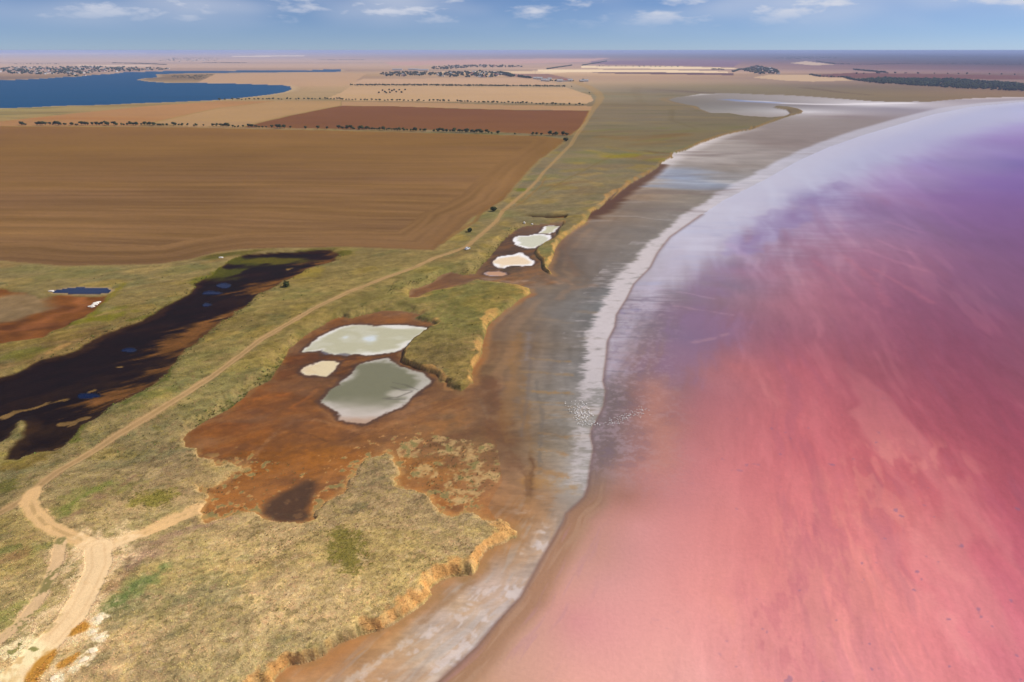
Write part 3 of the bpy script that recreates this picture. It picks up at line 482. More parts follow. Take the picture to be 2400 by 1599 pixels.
        foot = (1 - sstep(0, .8, bk)) * sstep(5, 6.5, wdt); blend(kb_, foot * .5 * sstep(.0, .6, streak), (74, 74, 40))
    for (gx, gy), ra, rb, st, gc in GREENS:
        kq = np.nonzero((np.abs(x - gx) < ra * 2.4) & (np.abs(y - gy) < ra * 2.4) & (reg != 9))[0]
        ux, uy = (x[kq] - gx) * .82 + (y[kq] - gy) * .57, -(x[kq] - gx) * .57 + (y[kq] - gy) * .82
        q = np.hypot(ux / ra, uy / rb) + .6 * fbm(x[kq], y[kq], max(ra * .5, 1.5), 5, int(abs(gx) * 7) % 97 + 3, cell[kq], .7)
        blend(kq, (1 - sstep(.35, 1.2, q)) * st * .55, gc)
    kq = local(RUSH, 12); q = sdf(x[kq], y[kq], RUSH) + 3.2 * fbm(x[kq], y[kq], 2.0, 4, 131, cell[kq] * .5, .95)
    blend(kq, sstep(-.2, 3.2, q) * .72, (116, 106, 46))
    # ---- fields
    for kq, dq, fcol, fa, i in fl:
        kin = dq > 0; ki = kq[kin]; dd_ = dq[kin]
        if ki.size == 0: continue
        X, Y, Ce = x[ki], y[ki], cell[ki]
        base = np.tile(np.array(fcol, f32), (ki.size, 1))
        hd = 1 - sstep(30, 55, dd_) if i == 0 else np.zeros(ki.size)
        vv = np.where(hd > .5, dd_ + 500, Y + .05 * X)
        uu = np.where(hd > .5, X * .5 + Y * .5, X)
        f1 = fbm(uu / 16, vv, 5.5, 3, 140 + i, Ce * .45, .85); f2 = fbm(uu / 9, vv, 45, 5, 141 + i, Ce, .65); f3 = fbm(X, Y, 160, 3, 142 + i, Ce)
        base *= (1 + fa * (.10 * f1 + .035 * f2 + .035 * f3))[:, None]
        base[:, 2] *= 1 - .04 * fa * f2
        if i == 0:
            base = base + (np.clip(1 - dd_ / 14, 0, 1) * sstep(-.2, .6, f1))[:, None] * (np.array((118, 84, 54), f32) - base) * .55
            base = base + (sstep(900, 1400, Y) * .5)[:, None] * (np.array((152, 110, 82), f32) - base)
        if i == 1: base = base + (sstep(0, 500, X) * .5 * sstep(-.5, .6, f2))[:, None] * (np.array((108, 76, 64), f32) - base)
        if i == 3: base = base + (sstep(.1, .8, f2) * .5)[:, None] * (np.array((150, 100, 76), f32) - base)
        if i == 5: base = base + (sstep(420, 60, dd_) * sstep(-.1, .6, f2) * .3)[:, None] * (np.array((176, 146, 88), f32) - base)
        blend(ki, sstep(0, 2.0, dd_) if i < 4 else np.ones(ki.size), base)
        edge = (np.abs(dq) < 2.5) & (i < 4)
        blend(kq[edge], np.full(edge.sum(), .35), (150, 128, 84))
    # ---- tracks
    for kq, dq, wob, tw, tcol, i in tr:
        hw = tw * .5
        kr = r[kq]
        broad = np.maximum(hw, cell[kq] * .28)
        m = 1 - sstep(broad * .72, broad * 1.35, dq * (1 + .5 * wob) + wob * .6)
        m *= sstep(-.5, 1.0, dl[kq]) if i != 1 else 1
        m *= np.clip(tw / np.maximum(cell[kq], tw), .25, 1) ** .5
        st = .92 if i < 4 else (.6 if i in (4, 5) or i > 9 else .28)
        blend(kq, m * st, tcol)
        if i in (0, 1):       # crown of grass between the two ruts, dusty verges
            crown = (1 - sstep(.25, .75, dq)) * m * (kr < 420); blend(kq, crown * .4 * sstep(-.5, .4, wob * 3), (142, 116, 76))
            ruts = np.exp(-((dq - 1.05) / .35) ** 2) * (kr < 420) * m; blend(kq, ruts * .35, (206, 166, 120))
            verge = np.exp(-((dq - hw * 1.5) / (hw * .6)) ** 2); blend(kq, verge * .35 * sstep(-.2, .3, wob), (178, 148, 104))
        if i == 2:
            blend(kq, (1 - sstep(1.5, 10.5, dq + wob * 13)) * .9, (238, 202, 154))
            blend(kq, np.exp(-((np.mod(dq + 50, 2.1) - 1) / .3) ** 2) * .25 * (dq < 4), (202, 158, 112))
        if i == 3:
            blend(kq, sstep(.25, .5, wob * 2) * m * .8, (120, 112, 66))
    kq = local(LIME, 8); q = sdf(x[kq], y[kq], LIME) + 1.6 * fbm(x[kq], y[kq], 5, 4, 151, cell[kq]); fl2 = fbm(x[kq], y[kq], 2.2, 4, 152, cell[kq], .7)
    blend(kq, sstep(-1, 1.5, q) * .9, (250, 222, 172)); blend(kq, sstep(0, 2, q) * sstep(.25, .7, fl2) * .7, (206, 168, 112)); blend(kq, sstep(0, 2, q) * sstep(.65, .9, -fl2) * .8, (122, 118, 62))
    for a_, b_, ra in OUTCROPS:
        p = atp(*z11((a_, b_))[0]); kq = np.nonzero((np.abs(x - p[0]) < 6) & (np.abs(y - p[1]) < 6))[0]; q = np.hypot(x[kq] - p[0], y[kq] - p[1]) / ra + .5 * fbm(x[kq], y[kq], 1.6, 4, 158, cell[kq], .7); blend(kq, (1 - sstep(.6, 1.0, q)) * .9, (246, 222, 182))
    for j, pts in enumerate(BROWNP):
        kq = local(pts, 5); q = sdf(x[kq], y[kq], pts) + .7 * fbm(x[kq], y[kq], 3, 4, 155 + j, cell[kq]); blend(kq, sstep(-.5, .6, q), (192, 136, 60))
    # ---- marsh, clearing, small waters, trench
    m = dm > -1; ki = km[m]; d_ = dm[m]; X, Y, Ce = x[ki], y[ki], cell[ki]
    ex, ey = X * .82 + Y * .57, -X * .57 + Y * .82
    b1 = fbm(ex / 2.6, ey, 14, 5, 161, Ce, .65); b2 = fbm(ex / 1.5, ey, 5, 4, 162, Ce, .7)
    mc = np.tile(np.array((27, 20, 17), f32), (ki.size, 1))
    mc += sstep(.05, .9, b1)[:, None] * .5 * (np.array((50, 34, 25), f32) - mc)
    a_, l_ = X, Y                                               # rusty right-hand margin
    rx = segdist(X, Y, G(z1((2310,110),(2150,190),(1900,310),(1700,440),(1480,590),(1250,770),(1150,880),(1130,940),(1040,990),(850,1095))))
    rust = sstep(15, 1, rx + 9 * b1 + 9 * fbm(ex / 4, ey, 3.0, 3, 164, Ce * .5, .9)) ; mc += rust[:, None] * (np.array((122, 80, 46), f32) - mc) * .85
    mc += (sstep(4, 0, d_ + 3 * b2) * .45)[:, None] * (np.array((78, 52, 34), f32) - mc)
    isl = sstep(1.05, 1.2, fbm(ex / 2, ey, 7, 4, 163, Ce, .6)); mc += (isl * .8)[:, None] * (np.array((140, 108, 66), f32) - mc)
    mc *= (1 + .15 * b2)[:, None]
    blend(ki, sstep(-1, .8, d_), mc)
    for gx, gy, ra, rb, gc in [(1640,150,22,5,(74,74,22)),(1880,145,26,3.5,(88,80,22)),(1490,235,16,6,(74,74,22))]:
        p = atp(*z1((gx, gy))[0], -1); ux, uy = (X - p[0]), (Y - p[1])
        q = np.hypot(ux / ra, uy / rb / 2.2) + .4 * b2; blend(ki, (1 - sstep(.5, 1.1, q)) * .9, gc)
    m = dc > -1; ki = kc[m]; X, Y, Ce = x[ki], y[ki], cell[ki]; b1 = fbm(X / 2.2, Y, 16, 5, 165, Ce, .6); b2 = fbm(X, Y, 5, 4, 166, Ce)
    cc = np.tile(np.array((118, 72, 42), f32), (ki.size, 1)); cc += sstep(.1, .9, b1)[:, None] * (np.array((146, 104, 60), f32) - cc) * .8; cc += sstep(.3, 1, -b1)[:, None] * (np.array((82, 50, 36), f32) - cc) * .7
    gx, gy = atp(*z1((20, 450))[0]); q = np.hypot((X - gx) / 22, (Y - gy) / 22) + .3 * b1; cc += (1 - sstep(.6, 1.1, q))[:, None] * (np.array((138, 118, 88), f32) - cc) * .8
    cc += np.exp(-((q - 1.5) / .16) ** 2)[:, None] * (np.array((150, 92, 58), f32) - cc) * .6
    cc *= (1 + .1 * b2)[:, None]; blend(ki, sstep(-1, 1, dc[m]), cc)
    m = dp > -2.2; ki = kp[m]; blend(ki, sstep(-2.2, -.4, dp[m]) * .6, (168, 140, 112)); m = dp > 0; ki = kp[m]; blend(ki, np.ones(ki.size), (4, 34, 70)); wet[ki] = 1
    m = dblue > -40; ki = kb[m]; blend(ki, sstep(-40, -4, dblue[m]) * .5, (190, 164, 134)); m = dblue > 0; ki = kb[m]; sl = fbm(x[ki] / 6, y[ki], 70, 3, 167, cell[ki])
    blend(ki, np.ones(ki.size), np.array((0, 80, 122), f32) * (1 + .05 * sl)[:, None]); wet[ki] = 1  # blue is sky reflection put into the base colour
    for kq, dq in pools:
        ki = kq[dq > -.4]; blend(ki, sstep(-.4, .4, dq[dq > -.4]), (2, 26, 60)); wet[ki] = 1
    m = dt > -1.5; ki = kt[m]; blend(ki, sstep(-1.5, .6, dt[m]) * .85, (58, 42, 30)); m = dt > 2.4; blend(kt[m], np.full(m.sum(), .8), (176, 118, 72))  # trench darkened: shade of its wall put into the colour, floor orange
    # ---- mud flat and pits
    k = np.nonzero(inlow & ~lake)[0]; X, Y, Ce = x[k], y[k], cell[k]; rk = r[k]
    wx, wy = fbm(X, Y, 40, 3, 171, Ce), fbm(X, Y, 40, 3, 172, Ce)
    sc_ = np.clip(rk / 260, .5, 6) * 3
    c[k] = rbf(X + wx * sc_, Y + wy * sc_, LOW_C, LOW_V, .003)
    c[k] *= np.interp(rk, [120, 180, 230, 420, 600, 1000], [1, .94, .86, .87, .93, 1])[:, None]  # middle distance darkened: cloud shade put into the mud colour
    dk3 = -d3[k]; dlk = -dl[k]; pit = (reg[k] == 2)
    fx = fbm(X / 5, Y + 2 * wx, 4.0, 4, 173, Ce * .6, .75)               # wind-drawn streaks across the flat
    # streaks that follow the shore
    al = fbm(X / 40.0, (dlk + 2.5 * wx), 5.0, 4, 174, Ce, .7)
    _, arc = segdist(X, Y, L3[:40], False, True); sh = fbm(arc / 9, dk3 + 1.2 * wx, 2.6, 4, 221, Ce * .7, .75); sh2 = fbm(arc / 4, dk3 + 2 * wy, 7, 4, 222, Ce, .65)
    ns = sstep(172, 146, rk)                                   # near part: bands run along the shore
    b1 = fbm(X, Y, 18, 5, 175, Ce, .6); b2 = fbm(X, Y, 4, 4, 176, Ce, .65)
    flat = (~pit) & (rk < 1500)
    ds = np.where(flat, .26, .08).astype(f32)[:, None]; c[k] = c[k] * (1 - ds) + (c[k].mean(1) * np.array((1.05, 1.0, .95), f32)[:, None]).T * ds; c[k] *= (1 + np.where(flat, .03 * fx + .05 * al, .03 * fx) + .05 * b1 + .04 * b2 + .045 * fbm(X / 3, Y, 1.8, 3, 227, Ce * .4, .95))[:, None]
    blend(k, sstep(.2, .9, al + .4 * b1) * .30 * flat * sstep(24, 4, dlk), (168, 122, 80))
    blend(k, sstep(.25, .9, -al + .4 * b1) * .28 * flat * sstep(40, 8, dlk) * sstep(210, 240, rk), (112, 76, 52))
    # iron stain: threads across the grey mud
    q = sstep(.35, .9, fx * .7 + .6 * fbm(X / 3, Y, 26, 3, 177, Ce)) * flat * sstep(520, 300, rk); blend(k, q * .30 * (1 - ns), (156, 120, 82)); bb_ = ns * flat; blend(k, bb_ * sstep(.1, .9, sh) * .28, (184, 134, 88)); blend(k, bb_ * sstep(.2, .9, -sh + .5 * sh2) * .34, (172, 164, 158)); blend(k, bb_ * sstep(.45, 1, sh2) * .30, (150, 110, 82))
    # foot of the bluffs
    foot = flat * (1 - sstep(.5, 4.5, dlk + 1.2 * b1)); blend(k, foot * .5 * sstep(900, 500, rk), (168, 112, 62))
    farfoot = flat * sstep(520, 760, rk) * sstep(1300, 1050, rk) * (1 - sstep(2, 22, dlk + 8 * fx)); blend(k, farfoot * .7, (206, 196, 196)); 
    em = (1 - sstep(0, 3.2, dlk + 1.8 * b2)) * (rk < 420); blend(k, em * .45, (146, 112, 70))
    # salt crust band
    d2 = -sdf(X, Y, L2 + [(9000, 2400), (9000, -2000), (0, -2000)])          # >0 on the land side of the crust
    wdt = d2 + dk3 + 1e-3
    u = np.where(d2 < 0, dk3 / np.maximum(dk3 - d2, .1), 1.0)                # 0 at the water line, 1 at the inner edge
    stk = .7 * fbm(X / 6, Y + .10 * X + 1.5 * wx, 2.2, 4, 178, Ce * .4, .95) + .5 * fbm(X / 1.5, Y, 2.6, 4, 229, Ce * .5, .85); stk2 = fbm(X / 4, Y, 14, 3, 179, Ce); stk = stk * (1 - ns) + ns * sh; stk2 = stk2 * (1 - ns) + ns * fbm(X * .8, Y * .8, 6, 6, 223, Ce, .8)
    edge = u + .24 * stk + .14 * stk2 + .10 * fbm(X / 5, Y, 1.6, 3, 226, Ce * .4, .95) - np.clip(-d2 / 500, 0, 0)
    crust = (1 - sstep(.62, .98, edge)) * (d2 < 9)
    str_ = np.interp(rk, [0, 140, 165, 190, 215, 255, 300, 3000], [.02, .06, .25, .5, .6, .9, 1, 1])
    patch = sstep(-.5, .5, stk + .6 * stk2 + (str_ - .5) * 2.2)
    blend(k, crust * patch * (.35 + .6 * str_) * np.interp(rk, [600, 1000], [1, .8]), np.stack([np.interp(rk, [430, 900], [195, 178]), np.interp(rk, [430, 900], [183, 175]), np.interp(rk, [430, 900], [184, 190])], 1)); blend(k, crust * patch * sstep(.15, .9, -stk) * .4, (166, 152, 148))
    blend(k, crust * (1 - patch) * .5 * (1 - ns), (150, 142, 136))
    darkrim = (1 - sstep(.9, 1.25, u)) * sstep(.75, 1.0, u) * 0
    q = np.exp(-((u - 1.12) / .16) ** 2) * (rk > 280) * (rk < 600); blend(k, np.clip(q, 0, 1) * .35, (104, 96, 96))
    pat = sstep(.45, .9, stk2 * .8 + stk * .5) * sstep(175, 150, rk) * flat * sstep(2, 8, dlk) * sstep(16, 3, np.abs(dk3 - 6)); blend(k, pat * .45, (216, 204, 202))
    wl = np.exp(-(dk3 / np.maximum(.55, Ce * .5)) ** 2); blend(k, wl * .55 * (rk < 560), (112, 82, 74))
    ff = fbm(X / 5, Y + 6 * wx, 16, 5, 224, Ce * .6, .8); fm = flat * sstep(430, 620, rk); c[k] *= (1 + .06 * fm * fbm(X / 3, Y, 9, 4, 230, Ce * .35, .9))[:, None]; blend(k, fm * sstep(.45, 1, ff) * .45 * sstep(1500, 1150, rk), (192, 186, 188)); blend(k, fm * sstep(.3, 1, -ff) * .4, (104, 88, 86))
    for ln, lc, lw_ in ((zC((440,404),(560,408),(700,420),(900,426),(1100,428),(1300,422),(1550,418)), (226,218,222), 9), (zC((330,395),(420,405),(640,416)), (116,130,172), 8), (zC((0,367),(60,362),(140,354)), (188,180,178), 7), (zC((1950,388),(2150,381),(2353,377)), (186,170,170), 8)):
        q = segdist(X, Y, Lw(ln, .8)); blend(k, np.exp(-(q / np.maximum(lw_, Ce * .6)) ** 2) * .85, lc)
    # blue wet film on the far flat
    p = at(1565, 412, .8); q = np.hypot((X - p[0]) / 55, (Y - p[1]) / 60) + .5 * fbm(X / 3, Y, 30, 4, 180, Ce); blend(k, (1 - sstep(.4, 1.1, q)) * .45, (132, 150, 184))
    q = segdist(X, Y, REDWEED); blend(k, (1 - sstep(3, 13, q + 5 * fx)) * .85, (76, 46, 34))
    for pts, w_, lc, st in MUDLINES:
        a_ = np.array(pts); sel = np.nonzero((X > a_[:, 0].min() - 4 * w_) & (X < a_[:, 0].max() + 4 * w_) & (Y > a_[:, 1].min() - 4 * w_) & (Y < a_[:, 1].max() + 4 * w_))[0]
        if sel.size:
            ww_ = np.maximum(w_, Ce[sel] * .45); q = segdist(X[sel], Y[sel], pts) + w_ * .9 * fbm(X[sel], Y[sel], max(w_ * 3, 2), 4, 301, Ce[sel] * .5, .8)
            blend(k[sel], np.exp(-np.maximum(q, 0) ** 2 / ww_ ** 2) * st * .75 * np.clip(w_ / (Ce[sel] * .6), .3, 1), lc)
    # orange pit: spread of mud with dark wet hollows, tan rims and little salt-bush islands
    ki = k[pit]
    if ki.size:
        X, Y, Ce = x[ki], y[ki], cell[ki]
        a1 = fbm(X * .6 + Y * .4, -X * .5 + Y, 9, 5, 181, Ce, .6); a2 = fbm(X / 2.5, Y, 16, 4, 182, Ce)
        pw = np.maximum(sstep(0, 9, sdf(X, Y, PITZONE)), sstep(0, 5, sdf(X, Y, PITZONE2))); st1 = fbm(X * .8 + Y * .6, (-X * .6 + Y * .8) * 5, 22, 5, 188, Ce, .75); blend(ki, sstep(.1, 1, a1) * .35 * pw, (156, 94, 40)); blend(ki, sstep(.15, .9, -a1) * .45 * pw, (96, 62, 42)); blend(ki, sstep(.1, .9, a2) * .5 * pw, (122, 88, 62)); blend(ki, sstep(.1, .9, st1) * .4 * pw, (146, 98, 58)); blend(ki, sstep(.3, 1, -st1) * .35 * pw, (104, 66, 42)); c[ki] *= (1 + .05 * fbm(X, Y, 2.5, 3, 189, Ce * .5, .9) * pw)[:, None]
        dli = -dl[ki]
        south = sstep(218, 198, r[ki]) * sstep(0, 4, sdf(X, Y, PITZONE))
        veg = fbm(X, Y, 2.2, 5, 183, Ce, .78) + .75 * sstep(16, 1, dli) - .40; vm = sstep(.62, .82, veg) * south
        blend(ki, sstep(.48, .66, veg) * south * .75, (206, 150, 90)); blend(ki, vm * .9, (126, 112, 68))
        blend(ki, (1 - sstep(.3, 2.5, dli)) * .5 * south, (198, 146, 84))
        sc2 = sstep(-.2, .6, fbm(X, Y, 4, 6, 185, Ce, .82)) * inside(X, Y, Lw(D((905,1020),(1000,1000),(1150,1020),(1150,1100),(1080,1150),(1040,1160),(960,1110),(920,1060)), .9))
        blend(ki, sc2 * .75, (190, 156, 104)); blend(ki, sc2 * sstep(.15, .6, fbm(X, Y, 2.6, 4, 187, Ce, .7)) * .8, (118, 108, 62))
    m = dd > -1.5; ki = kk[m]; q = sstep(-1.5, 2.0, dd[m]) * (dl[ki] < .5); blend(ki, q * .92, (72, 50, 38)); blend(ki, q * sstep(.4, .9, fbm(x[ki], y[ki], 2.4, 4, 186, cell[ki], .7)) * .5, (128, 92, 58))
    # ---- salt ponds
    PC = {'upper': ((182,176,148), (218,212,202), 5), 'small': ((216,196,158), (222,206,180), 1.5), 'large': ((118,115,92), (176,168,156), 6), 'far': ((196,190,158), (236,230,228), 2),
          'middle': ((202,198,176), (240,234,232), 4), 'peach': ((230,204,170), (242,236,234), 5), 'puddle': ((188,142,110), (170,150,150), 1.5)}
    for nm, kq, dq in pond:
        sel = dq > -3.2; ki = kq[sel]; d_ = dq[sel]; X, Y, Ce = x[ki], y[ki], cell[ki]
        rimn = fbm(X, Y, 4, 5, 190, Ce * .6, .8)
        blend(ki, sstep(-3.0, -.6, d_ + .7 * rimn) * .72, (70, 50, 46)); 
        a, b, wd = PC[nm]; a = np.array(a, f32); b = np.array(b, f32)
        p1 = fbm(X / 1.6, Y, 11, 5, 191, Ce, .6)
        cc = a + (1 - sstep(.2, wd, d_ + wd * .6 * p1))[:, None] * (b - a)
        if nm == 'upper': 
            for gx, gy, ra in ((770,910,5.5),(610,905,3)):
                p = at(*z2((gx, gy))[0], .72); q = np.hypot((X - p[0]) / ra, (Y - p[1]) / ra / 1.3) + .35 * p1; cc += (1 - sstep(.4, 1.1, q))[:, None] * (np.array((206, 212, 218), f32) - cc) * .85
            q = np.exp(-((segdist(X, Y, Lw(z2((440,1000),(520,1030),(600,1020)), .72)) + 2 * rimn) / 2.2) ** 2); cc += (sstep(.2, .8, q) * .85)[:, None] * (np.array((64, 56, 70), f32) - cc)
            cc += sstep(.5, .9, p1)[:, None] * .35 * (np.array((204, 200, 186), f32) - cc)
        if nm == 'large':
            gr = sstep(at(0, 955, .72)[1], at(0, 900, .72)[1], Y + 3 * p1); cc += ((1 - gr) * .85)[:, None] * (np.array((196, 182, 172), f32) - cc)
            gr = sstep(at(0, 975, .72)[1], at(0, 955, .72)[1], Y + 2 * p1); cc += ((1 - gr) * .6)[:, None] * (np.array((170, 128, 100), f32) - cc)
            p = at(*z2((985, 1285))[0], .72); q = np.hypot((X - p[0]) / 7, (Y - p[1]) / 4) + .5 * p1; cc += (1 - sstep(.4, 1.1, q))[:, None] * (np.array((196, 184, 172), f32) - cc) * .7
            for ln in (((930,1210),(1010,1225),(1100,1260)), ((920,1240),(1000,1265),(1070,1262)), ((860,1318),(960,1312),(1060,1272)), ((880,1325),(1010,1325))):
                q = segdist(X, Y, Lw(z2(*ln), .72)) + .7 * np.abs(p1); cc += (np.exp(-(q / .55) ** 2) * .55)[:, None] * (np.array((78, 72, 64), f32) - cc)
        if nm == 'small': cc += (sstep(.0, .9, -p1) * .35)[:, None] * (np.array((200, 164, 120), f32) - cc)
        blend(ki, sstep(-.7, .6, d_ + .3 * rimn), cc); wet[ki[d_ > 0]] = .35
    # ---- pink lake
    k = np.nonzero(lake)[0]; X, Y, Ce = x[k], y[k], cell[k]; rk = r[k]
    wx, wy = fbm(X, Y, 90, 4, 201, Ce, .6), fbm(X, Y, 90, 4, 202, Ce, .6)
    sc_ = np.clip(rk / 300, .4, 4) * 4.5
    ax, ay = (at(2060, 520), at(2180, 640)); th = math.atan2(ay[1] - ax[1], ay[0] - ax[0]); cs, sn = math.cos(th), math.sin(th)
    su, sv = X * cs + Y * sn, -X * sn + Y * cs
    s1 = fbm(su / 9, sv + 4 * wx, 8, 4, 203, Ce * .7, .7); s2 = fbm(su / 4, sv + 8 * wy, 46, 4, 204, Ce)
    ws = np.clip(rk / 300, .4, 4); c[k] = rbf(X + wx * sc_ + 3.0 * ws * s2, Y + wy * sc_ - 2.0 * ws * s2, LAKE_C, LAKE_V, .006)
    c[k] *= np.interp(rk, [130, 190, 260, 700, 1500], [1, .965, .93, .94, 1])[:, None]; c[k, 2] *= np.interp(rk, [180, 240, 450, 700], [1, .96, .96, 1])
    dk = d3[k]
    far = sstep(330, 560, rk); open_ = sstep(18, 70, dk)
    fs = fbm(su / 5, sv, 3.0, 4, 214, Ce * .4, .9); fi = fbm(X, Y, 1.8, 3, 215, Ce * .4, .9); c[k] *= (1 + open_ * (.022 * s1 + .03 * s2 + .03 * fs + .012 * fi))[:, None]
    blend(k, sstep(.35, 1.0, s1 + .5 * s2) * .09 * open_ * sstep(900, 500, rk), (226, 150, 150)); blend(k, sstep(.4, 1.1, -s1 + .5 * s2) * .15 * open_, (150, 90, 116))
    for pts in BLOTCH[:2]:
        q = sdf(X, Y, pts) + 12 * wx + 9 * s1 + 4 * fbm(X, Y, 14, 4, 207, Ce, .7); blend(k, sstep(-8, 16, q) * .45, (132, 106, 140))
    q = sdf(X, Y, BLOTCH[2]) + 14 * wx + 10 * s1; blend(k, sstep(-12, 30, q) * .3, (112, 74, 118) if False else np.stack([126 - 0 * rk, 84 - 0 * rk, np.interp(rk, [300, 900], [108, 160])], 1))  # upper right water painted darker purple to carry cloud shade
    q = segdist(X, Y, RAGGED); rg = fbm(su / 3, sv, 6, 5, 208, Ce, .75)
    blend(k, (1 - sstep(5, 17, q)) * sstep(.15, .5, rg) * .24, (178, 98, 112)); blend(k, (1 - sstep(8, 22, q)) * sstep(.2, .6, -rg) * .25, (226, 148, 132))
    mg0 = fbm(X / 9, Y + .06 * X, 7.0, 4, 213, Ce * .5, .8)
    q = sdf(X, Y, L3[12:-3] + Lw(D((2353,280),(2250,306),(2100,356),(1950,406),(1850,448),(1760,498),(1690,549),(1610,610),(1530,674),(1480,724),(1440,790),(1405,870)), 0)); wn = np.clip(rk / 420, .6, 3)
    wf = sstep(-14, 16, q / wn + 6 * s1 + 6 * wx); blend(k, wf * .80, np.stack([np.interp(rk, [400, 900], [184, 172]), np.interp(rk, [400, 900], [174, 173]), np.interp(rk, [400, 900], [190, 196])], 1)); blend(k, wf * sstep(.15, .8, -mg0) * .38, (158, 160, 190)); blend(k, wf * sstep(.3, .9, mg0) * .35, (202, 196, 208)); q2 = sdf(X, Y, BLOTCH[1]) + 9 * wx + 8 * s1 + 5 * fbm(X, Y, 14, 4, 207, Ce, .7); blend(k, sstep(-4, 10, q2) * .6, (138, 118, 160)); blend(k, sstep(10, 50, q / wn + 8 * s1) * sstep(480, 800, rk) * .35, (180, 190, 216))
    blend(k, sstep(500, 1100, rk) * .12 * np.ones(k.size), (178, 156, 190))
    # broad pale swells of brine in the near right
    q = fbm(su / 5 + 3 * wx, sv + 10 * wx, 17, 3, 209, Ce); blend(k, sstep(.2, 1.0, q) * .26 * sstep(330, 230, rk) * open_, (230, 158, 148)); blend(k, sstep(.2, 1.0, -q) * .22 * sstep(230, 160, rk) * open_, (188, 104, 112))
    # shallow margin: salt wash and mud drawn out by the wind
    mg = fbm(X / 6, Y + .08 * X + 2 * wx, 3.0, 4, 210, Ce * .45, .9); m2 = fbm(X / 3, Y, 22, 4, 211, Ce)
    blend(k, sstep(.25, .8, mg + .4 * m2) * .5 * sstep(34, 8, dk) * sstep(300, 340, rk), (184, 170, 182)); blend(k, sstep(.35, .9, -mg + .4 * m2) * .40 * sstep(40, 5, dk) * sstep(225, 260, rk) * sstep(430, 330, rk), (104, 92, 104))
    dg = sstep(11, 2, dk + 3 * m2) * sstep(150, 172, rk) * sstep(262, 235, rk); blend(k, dg * .75, (110, 96, 96)); nearmg = sstep(9.5, 4, dk + 1.2 * m2) * sstep(190, 160, rk); blend(k, nearmg * .72, (150, 112, 84)); _, arc = segdist(X, Y, L3[:40], False, True); sh = fbm(arc / 10, dk + wx, 2.2, 4, 225, Ce * .7, .75); blend(k, nearmg * sstep(.1, .8, sh) * .3, (186, 152, 128)); blend(k, sstep(24, 8, dk) * sstep(200, 160, rk) * sstep(.2, 1, -sh) * .3, (176, 128, 140))
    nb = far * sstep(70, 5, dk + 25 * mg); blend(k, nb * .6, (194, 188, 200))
    mo = fbm(X, Y, 3.2, 4, 228, Ce * .5, .9); mm = sstep(38, 12, dk) * sstep(165, 195, rk) * sstep(380, 330, rk); blend(k, mm * sstep(.0, .8, mo) * .4, (170, 148, 158)); blend(k, mm * sstep(.2, .9, -mo) * .3, (120, 102, 120)); og = np.exp(-((dk - 19 + 5 * m2) / 6) ** 2) * sstep(170, 190, rk) * sstep(262, 240, rk); blend(k, og * .55, (186, 128, 112))
    for pts, w_, lc, st in LAKELINES:
        a_ = np.array(pts); sel = np.nonzero((X > a_[:, 0].min() - 4 * w_) & (X < a_[:, 0].max() + 4 * w_) & (Y > a_[:, 1].min() - 4 * w_) & (Y < a_[:, 1].max() + 4 * w_))[0]
        if sel.size:
            ww_ = np.maximum(w_, Ce[sel] * .45); q = segdist(X[sel], Y[sel], pts) + w_ * .9 * fbm(X[sel], Y[sel], max(w_ * 3, 2), 4, 301, Ce[sel] * .5, .8)
            blend(k[sel], np.exp(-np.maximum(q, 0) ** 2 / ww_ ** 2) * st * .55 * np.clip(w_ / (Ce[sel] * .6), .3, 1), lc)
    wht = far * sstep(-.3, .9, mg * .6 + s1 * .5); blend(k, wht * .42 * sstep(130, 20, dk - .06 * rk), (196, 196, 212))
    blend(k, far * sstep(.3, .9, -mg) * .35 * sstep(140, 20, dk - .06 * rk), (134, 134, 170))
    wl = np.exp(-(dk / np.maximum(.9, Ce * .6)) ** 2) * (rk < 560); blend(k, wl * .5, (112, 88, 84))
    sp = fbm(X, Y, 3.2, 3, 212, Ce); blend(k, sstep(1.15, 1.35, sp) * .45 * open_ * sstep(400, 200, rk), (122, 96, 130))
    wet[k] = 1
    return z, c, reg, sub, wet

